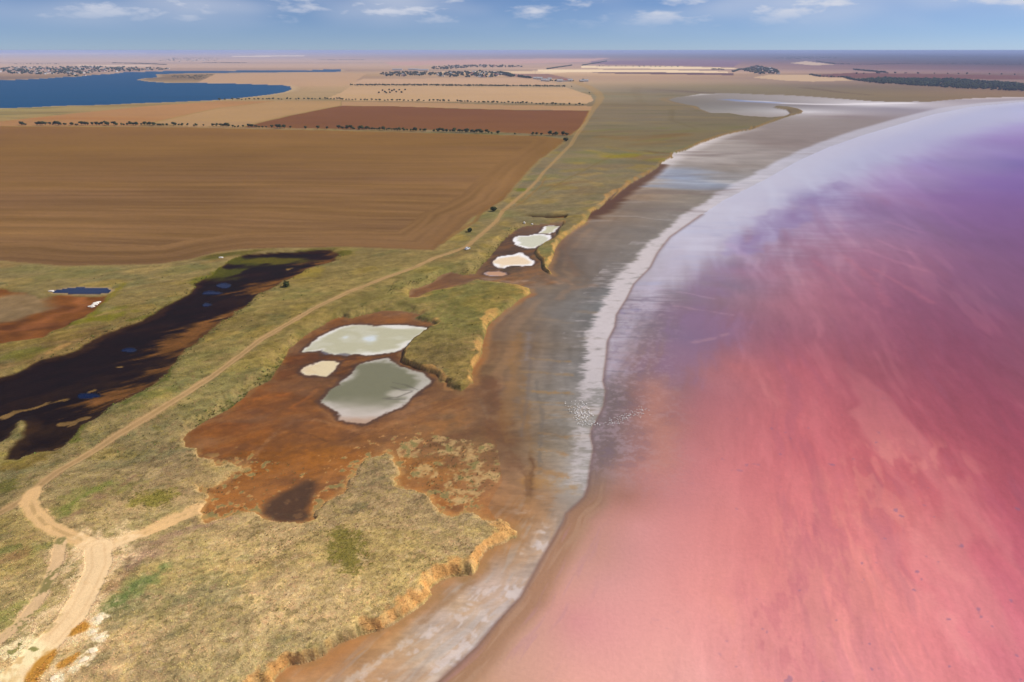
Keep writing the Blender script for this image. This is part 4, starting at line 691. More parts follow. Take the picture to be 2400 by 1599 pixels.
# ------------------------------------------------------------------ materials
def srgb(c):
    c = np.asarray(c, dtype=np.float64) / 255.0
    return np.where(c <= .04045, c / 12.92, ((np.maximum(c, 0) + .055) / 1.055) ** 2.4)
LIGHT = np.array((.99, .98, .99))       # what open level ground returns of a white card here
def albedo(c): return np.clip(srgb(c) / LIGHT, 0, .9)
def rgba(c): return tuple(albedo(c)) + (1.0,)
def new_mat(name):
    m = bpy.data.materials.new(name); m.use_nodes = True; t = m.node_tree; t.nodes.clear()
    o = N(t, 'ShaderNodeOutputMaterial'); b = N(t, 'ShaderNodeBsdfPrincipled'); t.links.new(b.outputs[0], o.inputs['Surface'])
    return m, t, b
def ground_mat(name, rough=.95, spec=.15, grain=((.7, .25), (3.5, .2)), bump=.3, bscale=1.5, stretch=(1, 1, 1), colour=None):
    """the ground colour with its painted shade (attribute Col) broken up by fine grain"""
    m, t, b = new_mat(name)
    if colour is None:
        a = N(t, 'ShaderNodeAttribute', attribute_name='Col'); src = a.outputs['Color']
    else:
        a = N(t, 'ShaderNodeRGB'); a.outputs[0].default_value = rgba(colour); src = a.outputs[0]
    tcn = N(t, 'ShaderNodeTexCoord'); mpn = N(t, 'ShaderNodeMapping'); mpn.inputs['Scale'].default_value = stretch
    t.links.new(tcn.outputs['Object'], mpn.inputs['Vector'])
    last = None
    for sc, am in grain:
        nn = N(t, 'ShaderNodeTexNoise'); nn.inputs['Scale'].default_value = sc; nn.inputs['Detail'].default_value = 4.0; nn.inputs['Roughness'].default_value = .62
        t.links.new(mpn.outputs[0], nn.inputs['Vector'])
        f = mrange(t, nn.outputs['Fac'], .28, .72, 1 - am, 1 + am, False)
        mx = N(t, 'ShaderNodeMix', data_type='RGBA', blend_type='MULTIPLY'); mx.inputs['Factor'].default_value = 1.0
        t.links.new(src, mx.inputs['A']); t.links.new(f, mx.inputs['B']); src = mx.outputs['Result']; last = nn
    t.links.new(src, b.inputs['Base Color'])
    b.inputs['Roughness'].default_value = rough; b.inputs['Specular IOR Level'].default_value = spec
    if bump:
        nn = N(t, 'ShaderNodeTexNoise'); nn.inputs['Scale'].default_value = bscale; nn.inputs['Detail'].default_value = 3.0
        t.links.new(mpn.outputs[0], nn.inputs['Vector'])
        bp = N(t, 'ShaderNodeBump'); bp.inputs['Strength'].default_value = bump; bp.inputs['Distance'].default_value = .25
        t.links.new(nn.outputs['Fac'], bp.inputs['Height']); t.links.new(bp.outputs[0], b.inputs['Normal'])
    return m
def plain(name, colour, rough=.7, var=.12, scale=3.0, metallic=0.0, spec=.3):
    m, t, b = new_mat(name)
    nn = N(t, 'ShaderNodeTexNoise'); nn.inputs['Scale'].default_value = scale; nn.inputs['Detail'].default_value = 3
    tcn = N(t, 'ShaderNodeTexCoord'); t.links.new(tcn.outputs['Object'], nn.inputs['Vector'])
    oi = N(t, 'ShaderNodeObjectInfo')
    f = math_(t, 'ADD', mrange(t, nn.outputs['Fac'], .3, .7, 1 - var, 1 + var, False), math_(t, 'MULTIPLY', math_(t, 'SUBTRACT', oi.outputs['Random'], .5), var))
    mx = N(t, 'ShaderNodeMix', data_type='RGBA', blend_type='MULTIPLY'); mx.inputs['Factor'].default_value = 1.0
    mx.inputs['A'].default_value = tuple(srgb(colour)) + (1,); t.links.new(f, mx.inputs['B']); t.links.new(mx.outputs['Result'], b.inputs['Base Color'])
    b.inputs['Roughness'].default_value = rough; b.inputs['Metallic'].default_value = metallic; b.inputs['Specular IOR Level'].default_value = spec
    return m
M = {
 'grassland': ground_mat('steppe_grass', 1.0, .05, ((.45, .13), (1.6, .20), (5.0, .22)), .7, 1.8),
 'lake_shore': ground_mat('mud_and_salt', .8, .25, ((.25, .05), (2.5, .06)), .1, 2.0),
 'salt_pit': ground_mat('orange_mud', .75, .25, ((.4, .10), (2.5, .12)), .2, 1.6),
 'pink_lake': ground_mat('pink_brine', .40, .06, ((.06, .02), (.8, .035), (2.2, .03)), .30, .9),  # fine colour grain stands in for ripple glints
 'marsh': ground_mat('black_marsh', .9, .10, ((.5, .22), (3.0, .25)), .5, 1.2),
 'blue_lake': ground_mat('blue_water', .55, .02, ((.05, .03),), .08, .5),
 'clearing': ground_mat('red_earth', .95, .10, ((.4, .12), (2.5, .14)), .4, 1.5),
 'blue_pond': ground_mat('dark_water', .12, .15, ((.3, .03),), .03, 1.0),
 'pool': ground_mat('marsh_water', .12, .15, ((.3, .03),), .03, 1.0),
 'pond': ground_mat('milky_brine', .35, .10, ((.3, .03), (2.0, .03)), .02, 1.0),
 'field': ground_mat('ploughed_soil', 1.0, .05, ((.5, .08), (2.0, .10)), .5, 1.2, (.25, 1, 1)),
 'dirt_track': ground_mat('dry_dirt', 1.0, .08, ((.5, .06), (3.0, .08)), .3, 2.0),
}

# ------------------------------------------------------------------ the ground sheet
rows = np.concatenate([[60, 72, 84], np.array([at(1176.5, v)[1] for v in np.concatenate([np.arange(1760, 1580, -9.0), np.arange(1580, 330, -2.02), np.arange(330, 118.2, -1.25)])]), [110000., 140000., 200000.]])
zc = rows * CP + CAMH * SP                                   # depth of each row
inner = np.linspace(-1.10, 1.10, 1140)
outer = 1.10 + np.array([.03, .08, .16, .3, .5, .8, 1.3, 2.2])
cols = np.concatenate([-outer[::-1], inner, outer])
GX = (zc[:, None] * cols[None, :] * 0.75); GY = np.repeat(rows[:, None], cols.size, 1)
NR, NC = GX.shape
gx, gy = GX.ravel(), GY.ravel()
import time as _t; _t0 = _t.time()
gz, gc, greg, gsub, gwet = terrain(gx, gy)
print('terrain', NR, NC, round(_t.time() - _t0, 1))
AIR = np.array((.14, .27, .62))              # colours were judged through the air: take its light off again
def through_air(lin, x, y):
    tr_ = np.exp(-HAZE * np.minimum(np.hypot(x, y), 1500.0))[:, None]
    return np.maximum((lin - AIR * (1 - tr_)) / tr_, lin * .35)
glin = np.clip(through_air(srgb(np.clip(gc, 0, 255)), gx, gy) / LIGHT, 0, .9).astype(f32)
ids = (np.arange(NR - 1)[:, None] * NC + np.arange(NC - 1)[None, :]).ravel()
quads = np.stack([ids, ids + 1, ids + NC + 1, ids + NC], 1).astype(np.int64)
fkey = greg[ids] * 100 + gsub[ids]
POND_L = {'upper': ('salt_pond', 'milky green salt pond with white crust, upper of the two large ones'), 'small': ('salt_pond', 'small cream salt pond left of the two large ponds'), 'large': ('salt_pond', 'large grey-green brine pond with dark scratches in the orange pit'),
          'far': ('salt_pond', 'small whitish pond at the far end of the upper pit'), 'middle': ('salt_pond', 'white rimmed milky pond in the middle of the upper pit'), 'peach': ('salt_pond', 'peach coloured pond with bright white salt rim'), 'puddle': ('salt_pond', 'tiny brownish puddle at the near end of the upper pit')}
POOL_L = ['uppermost blue pool in the black marsh', 'long blue pool just below the uppermost one in the marsh', 'small blue pool in the upper marsh below the long one', 'blue pool in the middle of the black marsh', 'large flat blue pool in the lower black marsh']
LABEL = {0: ('grassland', 'dry olive and straw coloured steppe grassland'), 1: ('lake_shore', 'grey and orange mud flat with a white salt crust along the lake'), 2: ('salt_pit', 'floor of orange mud in the old salt pits'), 3: ('pink_lake', 'pink salt lake turning purple and white towards the far end'),
         4: ('black_marsh', 'long black marsh hollow between grassland and field'), 5: ('blue_lake', 'deep blue lake at the far left'), 6: ('bare_earth', 'reddish bare earth clearing beside the small dark blue pond'), 7: ('blue_pond', 'small dark blue pond by the reddish clearing')}
def mesh_from(name, vx, fc, colour=None, mat=None, smooth=True):
    me = bpy.data.meshes.new(name); fs = fc.shape[1]
    me.vertices.add(len(vx)); me.vertices.foreach_set('co', np.ascontiguousarray(vx, dtype=f32).ravel())
    me.loops.add(fc.size); me.loops.foreach_set('vertex_index', np.ascontiguousarray(fc, dtype=np.int32).ravel())
    me.polygons.add(len(fc)); me.polygons.foreach_set('loop_start', np.arange(0, fc.size, fs, dtype=np.int32))
    if smooth: me.polygons.foreach_set('use_smooth', np.ones(len(fc), bool))
    if colour is not None:
        at_ = me.attributes.new('Col', 'FLOAT_COLOR', 'POINT')
        at_.data.foreach_set('color', np.ascontiguousarray(np.hstack([colour, np.ones((len(colour), 1))]), dtype=f32).ravel())
    if mat is not None: me.materials.append(mat)
    me.update(); return me
def link(name, me, parent=None, **props):
    o = bpy.data.objects.new(name, me); COL.objects.link(o)
    if parent is not None: o.parent = parent
    for k, v in props.items():
        if v is not None: o[k] = v
    return o
gv = np.stack([gx, gy, gz], 1)
for key in np.unique(fkey):
    rg_, sb = int(key) // 100, int(key) % 100
    fq = quads[fkey == key]; u, inv = np.unique(fq, return_inverse=True)
    if rg_ == 9: nm, lab = POND_L[list(PONDS)[sb]]
    elif rg_ == 8: nm, lab = 'marsh_pool', POOL_L[sb]
    elif rg_ == 10: nm, lab = ('ploughed_field' if sb < 2 else 'stubble_field'), FIELDS[sb][3]
    elif rg_ == 11: nm, lab = 'dirt_track', TRACKS[sb][3]
    else: nm, lab = LABEL[rg_]
    link(nm, mesh_from(nm, gv[u], inv.reshape(-1, 4), glin[u], M[REG[rg_]]), kind='structure', label=lab)

def ground(pts):
    p = np.array(pts, dtype=np.float64).reshape(-1, 2); return terrain(p[:, 0], p[:, 1], False)

# ------------------------------------------------------------------ small builders
def tri_mesh(name, parts):
    """parts: list of (verts, faces, material); faces may be tris or quads"""
    vs_, fs_, mi, mats = [], [], [], []
    for v, f, m in parts:
        if m not in mats: mats.append(m)
        o = len(vs_); vs_ += [tuple(p) for p in v]; fs_ += [tuple(i + o for i in q) for q in f]; mi += [mats.index(m)] * len(f)
    me = bpy.data.meshes.new(name); me.from_pydata(vs_, [], fs_)
    for m in mats: me.materials.append(m)
    me.polygons.foreach_set('material_index', mi); me.update(); return me
def box(cx, cy, z0, lx, ly, lz):
    v = [(cx + sx * lx / 2, cy + sy * ly / 2, z0 + k * lz) for k in (0, 1) for sx, sy in ((-1, -1), (1, -1), (1, 1), (-1, 1))]
    return v, [(3, 2, 1, 0), (4, 5, 6, 7), (0, 1, 5, 4), (1, 2, 6, 5), (2, 3, 7, 6), (3, 0, 4, 7)]
def tube(p0, p1, r0, r1, n=6):
    a = Vector(p0); b = Vector(p1); d = (b - a).normalized(); u = d.orthogonal().normalized(); w_ = d.cross(u); v = []
    for c_, r_ in ((a, r0), (b, r1)):
        for i in range(n):
            t = 2 * math.pi * i / n; v.append(tuple(c_ + u * (r_ * math.cos(t)) + w_ * (r_ * math.sin(t))))
    return v, [(i, (i + 1) % n, n + (i + 1) % n, n + i) for i in range(n)] + [tuple(range(n))[::-1], tuple(range(n, 2 * n))]
_ico = None
def ico():
    global _ico
    if _ico is None:
        import bmesh
        b = bmesh.new(); bmesh.ops.create_icosphere(b, subdivisions=1, radius=1.0); b.verts.index_update()
        _ico = (np.array([v.co[:] for v in b.verts]), [tuple(v.index for v in f.verts) for f in b.faces]); b.free()
    return _ico
def lump(c, rad, rr, jit=.25):
    v, f = ico(); q = v * (1 + rr.uniform(-jit, jit, (len(v), 1))) * np.array(rad) + np.array(c); return q.tolist(), f
def leaves(c, rad, n, size, rr):
    d = rr.normal(size=(n, 3)); d /= np.linalg.norm(d, axis=1)[:, None]; p = d * (rr.uniform(.75, 1.12, (n, 1))) * np.array(rad) + np.array(c)
    a = rr.normal(size=(n, 3)) * size; b = rr.normal(size=(n, 3)) * size
    return np.stack([p, p + a, p + b], 1).reshape(-1, 3).tolist(), [(3 * i, 3 * i + 1, 3 * i + 2) for i in range(n)]

M['leaf_dark'] = plain('leaf_dark', (66, 72, 40), .9, .35, 1.2, spec=.05)
M['leaf_olive'] = plain('leaf_olive', (84, 86, 48), .9, .35, 1.2, spec=.05)
M['leaf_blue'] = plain('leaf_far', (50, 60, 40), .9, .35, .6, spec=.05)
M['bark'] = plain('bark', (84, 68, 52), .95)
def crown_parts(h, rad, rr, mats, nl=5, leaf=26):
    P = []
    for i in range(nl):
        a = rr.uniform(0, 2 * math.pi); q = rr.uniform(.0, .55) * rad
        c = (q * math.cos(a), q * math.sin(a), h * rr.uniform(.42, .78)); rr_ = rad * rr.uniform(.42, .68)
        m = mats[int(rr.integers(len(mats)))]
        v, f = lump(c, (rr_, rr_, rr_ * .85), rr); P.append((v, f, m))
        v, f = leaves(c, (rr_, rr_, rr_ * .85), leaf, rad * .16, rr); P.append((v, f, m))
    return P
def trunk_parts(h, rr):
    P = [(*tube((0, 0, -.3), (rr.uniform(-.1, .1), 0, h * .55), .22, .12), M['bark'])]
    for i in range(3):
        a = rr.uniform(0, 6.28); P.append((*tube((0, 0, h * (.25 + .08 * i)), (math.cos(a) * h * .22, math.sin(a) * h * .22, h * .58), .1, .05, 5), M['bark']))
    return P
TREES = []
for i in range(6):
    rr = np.random.default_rng(100 + i); h = 6.0; rad = 2.6
    mats = [M['leaf_dark'], M['leaf_olive']] if i % 2 else [M['leaf_dark']]
    TREES.append((tri_mesh('trunk', trunk_parts(h, rr)), tri_mesh('crown', crown_parts(h, rad, rr, mats))))
FARTREES = []
for i in range(5):
    rr = np.random.default_rng(140 + i); FARTREES.append(tri_mesh('field_tree', trunk_parts(6, rr)[:1] + crown_parts(6, 2.8, rr, [M['leaf_dark'], M['leaf_olive']], 4, 8)))
BUSH = [tri_mesh('shrub', crown_parts(1.9, 1.5, np.random.default_rng(160 + i), [M['leaf_dark']], 5, 40) + [(*tube((0, 0, -.2), (0, 0, .9), .07, .04, 5), M['bark'])]) for i in range(3)]

def put(name, me, xy, z, rz=0.0, s=1.0, **props):
    o = link(name, me, **props); o.location = (xy[0], xy[1], z); o.rotation_euler = (0, 0, rz)
    o.scale = (s, s, s) if np.isscalar(s) else s
    return o
def row(pts, step, seed, gap=lambda u: False):
    """points strung along a drawn line on the plateau, step in metres"""
    rr = np.random.default_rng(seed); p = np.array(G(pts)); seg = np.hypot(*np.diff(p, axis=0).T); L_ = np.concatenate([[0], np.cumsum(seg)])
    s = 0.0; out_ = []
    while s < L_[-1]:
        if not gap(s / L_[-1]):
            x = np.interp(s, L_, p[:, 0]); y = np.interp(s, L_, p[:, 1]); out_.append((x + rr.normal() * .8, y + rr.normal() * 2.0))
        s += step * rr.uniform(.6, 1.4)
    return out_

# ------------------------------------------------------------------ tree rows between the fields
def near_tree(xy, z, s, rz, i, label, group):
    root = bpy.data.objects.new('field_tree', None); COL.objects.link(root); root.empty_display_size = 2
    root.location = (xy[0], xy[1], z); root.rotation_euler = (0, 0, rz); root.scale = (s * 1.35, s * 1.35, s)
    root['label'] = label; root['category'] = 'tree'; root['group'] = group
    t_, c_ = TREES[i % 6]; link('trunk', t_, root); link('crown', c_, root)
rr = np.random.default_rng(5)
segs = [(zA((150,570),(200,572)), 9), (zA((250,572),(315,572)), 8), (zA((340,570),(510,570)), 8), (zA((525,572),(550,572)), 9), (zA((565,570),(740,570)), 9), (zA((745,572),(870,574)), 8.5), (zA((880,572),(985,572)), 7.5), (zA((995,573),(1080,574)), 8), (zA((1090,574),(1170,576)), 9),
        (zA((1200,574),(1300,576)), 11), (zA((1340,578),(1420,578)), 13), (zA((1470,580),(1680,586)), 12), (zA((1710,584),(1755,586)), 8), (zA((1770,588),(1960,592)), 15), (zA((2000,594),(2290,600)), 42),
        (zA((2340,596),(2353,596)) + zB((0,598),(100,602)), 9), (zB((120,602),(300,606),(590,613)), 7.5), (zB((635,616),(740,618)), 8), (zB((745,618),(1020,628)), 8), (zB((1040,630),(1130,634)), 16), (zB((1200,634),(1240,636)), 16), (zB((1325,640),(1350,640)), 9), (zB((1385,641),(1400,641)), 9), (zB((1440,640),(1560,643)), 9)]
P1 = [q for sg, st in segs for q in row(sg, st * .52, len(sg) * 7 + int(st * 3))]
z_ = ground(P1)
for i, (q, z) in enumerate(zip(P1, z_)):
    s = rr.uniform(.55, 1.2); near_tree(q, z - .1, s, rr.uniform(0, 6.28), int(rr.integers(6)), 'dark green tree in the broken row behind the wide ploughed field', 'trees in the row behind the wide ploughed field')
def far_row(segs, label, group, smin=.7, smax=1.15):
    Q = [q for k_, (sg, st) in enumerate(segs) for q in row(sg, st * .62, 31 + k_ + int(st))]; zz = ground(Q)
    for q, z in zip(Q, zz):
        s = rr.uniform(smin, smax); put('field_tree', FARTREES[int(rr.integers(5))], q, z - .1, rr.uniform(0, 6.28), (s * 1.5, s * 1.5, s), label=label, category='tree', group=group)
far_row([(zA((1520,400),(1650,398)), 24), (zA((1650,398),(2353,396)) + zB((0,400),(760,410)), 15), (zB((805,412),(890,416)), 13), (zB((895,415),(1320,425)), 14), (zB((1345,430),(1500,432)), 16), (zB((1510,432),(1695,437)), 17)],
        'olive green tree in the row behind the reddish ploughed field', 'trees in the row behind the reddish field')

def lone(p, me, s, name, label, cat, group=None):
    q = atp(*p); put(name, me, q, float(ground([q])[0]) - .1, 1.0, s, label=label, category=cat, group=group)
lone(z9((565, 318))[0], BUSH[0], 1.9, 'shrub', 'dark shrub between ploughed field and dirt track, the upper of two', 'shrub')
lone(z9((240, 604))[0], BUSH[1], 1.5, 'shrub', 'dark shrub at the field corner near the white car', 'shrub')
lone(z1((1950, 330))[0], BUSH[2], 1.5, 'shrub', 'round green shrub on the grass right of the marsh', 'shrub')
lone(z8((1000, 75))[0], FARTREES[0], 1.0, 'field_tree', 'lone tree at the far end of the dirt track', 'tree')
lone(z8((1122, 120))[0], FARTREES[1], 1.0, 'field_tree', 'lone tree beside the bend of the far dirt track', 'tree')
lone(z8((960, 445))[0], BUSH[0], 2.6, 'shrub', 'dark shrub where the tree row meets the dirt track', 'shrub')

# ------------------------------------------------------------------ villages
M['wall_white'] = plain('white_plaster', (226, 222, 216), .8, .08); M['wall_cream'] = plain('cream_plaster', (212, 196, 170), .8, .08)
M['roof_grey'] = plain('grey_slate', (168, 166, 166), .8, .12); M['roof_red'] = plain('red_tile', (150, 92, 74), .85, .12); M['pane'] = plain('window_glass', (40, 48, 58), .2, .05)
def house(lx, ly, h, rh, wall, roof):
    P = [(*box(0, 0, -.5, lx, ly, h + .5), wall)]
    e = .5; x0, x1, y0, y1 = -lx / 2 - e, lx / 2 + e, -ly / 2 - e, ly / 2 + e
    v = [(x0, y0, h), (x1, y0, h), (x1, y1, h), (x0, y1, h), (x0, 0, h + rh), (x1, 0, h + rh)]
    P.append((v, [(0, 1, 5, 4), (2, 3, 4, 5), (0, 4, 3), (1, 2, 5), (0, 3, 2, 1)], roof))
    for wx in np.arange(-lx / 2 + 1.5, lx / 2 - 1, 2.6):
        for sy in (-1, 1): P.append((*box(wx, sy * (ly / 2 + .02), 1.0, 1.1, .06, 1.3), M['pane']))
    P.append((*box(lx * .2, 0, h + rh * .6, .7, .7, rh * .9), roof))
    return tri_mesh('village_house', P)
HOUSES = [house(11, 8, 3.2, 2.6, M['wall_white'], M['roof_grey']), house(13, 8, 3.4, 2.8, M['wall_white'], M['roof_red']), house(10, 9, 3.2, 2.4, M['wall_cream'], M['roof_grey']), house(15, 9, 4.0, 2.6, M['wall_white'], M['roof_grey']), house(9, 7, 3.0, 2.2, M['wall_cream'], M['roof_red'])]
LONG = house(44, 12, 4.2, 3.0, M['wall_white'], M['roof_grey'])
def scatter(poly, n, seed):
    rr_ = np.random.default_rng(seed); a = np.array(poly); lo, hi = a.min(0), a.max(0); out_ = []
    while len(out_) < n:
        q = rr_.uniform(lo, hi, (400, 2)); out_ += q[inside(q[:, 0], q[:, 1], poly)].tolist()
    return out_[:n]
def tree_mass(Q, name, label, s0, s1, seed, mats):
    """many small crowns that read as one mass"""
    rr_ = np.random.default_rng(seed); zz = ground(Q); v0, f0 = ico(); f0 = np.array(f0); V, F, MI = [], [], []
    for j, (q, z) in enumerate(zip(Q, zz)):
        h = rr_.uniform(s0, s1)
        for k_ in range(3):
            c_ = np.array((q[0] + rr_.normal() * h * .25, q[1] + rr_.normal() * h * .25, z + h * rr_.uniform(.35, .62))); rad = h * rr_.uniform(.25, .40)
            F.append(f0 + sum(len(a) for a in V[-0:]) if False else f0 + len(V) * len(v0)); V.append(v0 * (1 + rr_.uniform(-.3, .3, (len(v0), 1))) * rad * np.array((1.15, 1.15, .95)) + c_); MI.append(np.full(len(f0), rr_.integers(len(mats))))
    me = mesh_from(name, np.vstack(V), np.vstack(F), None, None, False)
    for m in mats: me.materials.append(m)
    me.polygons.foreach_set('material_index', np.concatenate(MI).astype(np.int32))
    return link(name, me, kind='stuff', label=label)
LM = [M['leaf_blue'], M['leaf_dark']]
def village(poly, nh, nt_, seed, label, group, tname, tlabel, hs=(8, 14)):
    poly = G(poly); H_ = scatter(poly, nh, seed); zz = ground(H_); rr_ = np.random.default_rng(seed + 1)
    for q, z in zip(H_, zz):
        s = rr_.uniform(.85, 1.4); put('village_house', HOUSES[int(rr_.integers(5))], q, z, rr_.choice([0, .2, -.3, 1.57, 1.3]), s, label=label, category='house', group=group)
    tree_mass(scatter(poly, int(nt_ * 1.5), seed + 2), tname, tlabel, hs[0], hs[1], seed + 3, LM)
village(zV1((-200,195),(0,182),(350,165),(700,168),(1000,160),(1300,160),(1800,172),(2354,190),(2354,198),(1900,222),(1300,235),(1240,268),(1050,292),(950,290),(900,262),(600,268),(330,268),(150,255),(0,262),(-200,265)), 85, 260, 41,
        'small white house among trees in the village on the shore of the blue lake', 'houses of the lakeside village', 'village_trees', 'dark trees among the houses of the lakeside village')
village(zV2((150,222),(250,190),(520,180),(900,185),(1300,178),(1500,172),(1850,180),(1900,222),(1700,250),(1150,245),(800,225),(560,238),(300,232)), 46, 170, 51,
        'small pale house in the village behind the long tree row', 'houses of the village in the middle', 'village_trees', 'dark trees among the houses of the middle village')
village(zV2((870,128),(950,100),(1200,85),(1500,82),(1800,85),(2150,95),(2150,108),(1500,112),(1100,140),(880,140)), 20, 110, 61,
        'small pale house in the farther hamlet behind the middle village', 'houses of the farther hamlet', 'village_trees', 'dark trees of the farther hamlet')
village(zV4((370,262),(450,225),(560,212),(750,245),(900,295),(890,320),(600,325),(380,290)), 26, 110, 71,
        'tiny white house in the hamlet right of the straw yellow strips', 'houses of the right-hand hamlet', 'village_trees', 'dark trees of the right-hand hamlet')
village(zA((1080,128),(1180,105),(1420,103),(1540,112),(1500,126),(1200,136)), 26, 60, 81, 'tiny white house in the far village beyond the blue lake', 'houses of the far village', 'village_trees', 'trees of the far village beyond the blue lake', (6, 12))
village(zV4((780,105),(900,85),(1300,75),(1660,92),(1660,108),(1300,112),(900,118)), 12, 120, 91, 'tiny white house on the far right below the horizon', 'houses on the far right', 'village_trees', 'far trees below the horizon on the right', (8, 14))
FARM = ['tall white farm building at the left end of the yard', 'second white farm building from the left end of the yard', 'third white farm building from the left, behind dark trees', 'cream farm building in the left half of the yard', 'white farm building set back behind the left half of the yard',
        'long white farm building in the middle of the yard', 'red roofed farm building right of the middle of the yard', 'long white farm building in the right half of the yard', 'white farm building just behind the long right-hand one', 'cream farm building second from the right end', 'white farm building at the right end of the yard']
for j, (p, kind) in enumerate((((320,268),0),((380,274),3),((440,298),3),((490,304),2),((518,280),0),((660,308),3),((730,304),1),((785,302),3),((805,297),0),((960,308),2),((1020,304),0))):
    q = atp(*zV3(p)[0]); put('farm_building', HOUSES[kind], q, float(ground([q])[0]), .15, 1.55, label=FARM[j], category='farm building', group='buildings of the white farm')
for p, lab in (((420,148),'long pale shed left of the farther hamlet, nearest the water'), ((640,146),'long white shed left of the farther hamlet, the middle one'), ((780,153),'long white shed nearest the farther hamlet')):
    q = atp(*zV2(p)[0]); put('shed', LONG, q, float(ground([q])[0]), .05, 1.4, label=lab, category='shed')
q = row(zV2((2090,240),(2250,262)), 6, 3) + row(zV2((1830,185),(1940,205),(2030,235)), 7, 4) + row(zV2((1840,195),(2000,240)), 7, 5)
tree_mass(q, 'tree_belt', 'dark clipped tree belt between the middle village and the white farm', 9, 13, 7, [M['leaf_blue']])
q = scatter(G(zV3((470,290),(520,290),(420,275),(350,285),(560,305),(1050,300),(980,285),(920,300))), 30, 8)
tree_mass(q, 'farmyard_trees', 'small dark trees around the white farm', 6, 9, 9, LM)
tree_mass(row(zB((65,297),(640,298)), 6, 48) + row(zB((650,299),(1535,306)), 5.5, 49), 'tree_row', 'long unbroken row of olive trees in front of the middle village', 5.5, 8.5, 50, [M['leaf_dark'], M['leaf_olive']])
wood = scatter(G(zC((1180,262),(1350,248),(1600,252),(1900,256),(2353,290),(3300,330),(3300,385),(2353,338),(1900,318),(1500,292),(1300,280))), 2200, 12)
tree_mass(wood, 'woodland', 'dark green woodland on the right above the lake shore', 6, 11, 13, LM)
q = row(zC((1180,190),(1290,200),(1400,210)), 8, 21) + row(zC((920,130),(1050,150),(1250,154),(1500,150),(2000,152),(2500,155)), 22, 22) + row(zC((1600,92),(1900,100),(2353,105),(2900,108)), 30, 23)
q += row(zC((880,225),(950,238),(1110,243),(1180,262)), 16, 24) + row(zC((350,205),(390,190),(450,185)), 9, 25) + row(zC((200,188),(280,190)), 9, 26) + row(zC((1200,217),(1500,214),(1900,218),(2353,224)), 70, 27)
tree_mass(q, 'tree_belts', 'dark tree belts across the far heath on the right', 7, 12, 28, LM)
q = row(zA((780,143),(1000,148),(1150,155)), 13, 31) + row(zA((100,150),(420,150)), 24, 32) + row(zA((1400,140),(1700,142)), 18, 33) + row(zA((2200,122),(2353,122)), 16, 34) + row(zB((0,120),(160,122)), 16, 35) + row(zB((1660,160),(1750,145),(1830,130)), 12, 36) + row(zB((1420,185),(1590,160)), 12, 37) + row(zB((840,98),(1500,95)), 60, 38) + row(zB((1780,165),(2353,170)), 40, 39)
tree_mass(q, 'tree_belts', 'dark tree belts on the far plain left and centre', 6, 11, 40, LM)
q = scatter(G(zA((1190,225),(1330,228),(1420,240),(1360,262),(1330,250),(1180,240))), 120, 45) + scatter(G(zA((1330,225),(1480,218),(1440,232),(1350,236))), 60, 46)
tree_mass(q, 'shore_scrub', 'dark scrub on the spit in the blue lake', 2, 4, 47, LM)
ER = [atp(*zB(p)[0]) for p in ((260,350),(285,335),(300,345),(330,330),(335,350),(350,338),(380,345),(400,332),(415,348),(440,330),(310,352),(365,332))]
for j, (q, z) in enumerate(zip(ER, ground(ER))):
    put('shrub', BUSH[j % 3], q, z - .1, j, 2.6, label='small dark shrub in the old enclosure on the light tan field', category='shrub', group='shrubs of the old enclosure')
def pole(p, h, label):
    q = atp(*p); P = [(*tube((0, 0, -.3), (0, 0, h), .28, .18, 6), M['bark']), (*box(0, 0, h - 1.2, 3.2, .25, .25), M['bark']), (*box(0, 0, h - 2.2, 2.4, .25, .25), M['bark'])]
    put('utility_pole', tri_mesh('utility_pole', P), q, float(ground([q])[0]), .2, 1, label=label, category='utility pole')
pole(zV3((320, 195))[0], 17, 'slim utility pole behind the dark triangular field'); pole(zV2((1985, 205))[0], 17, 'slim utility pole at the right end of the middle village')

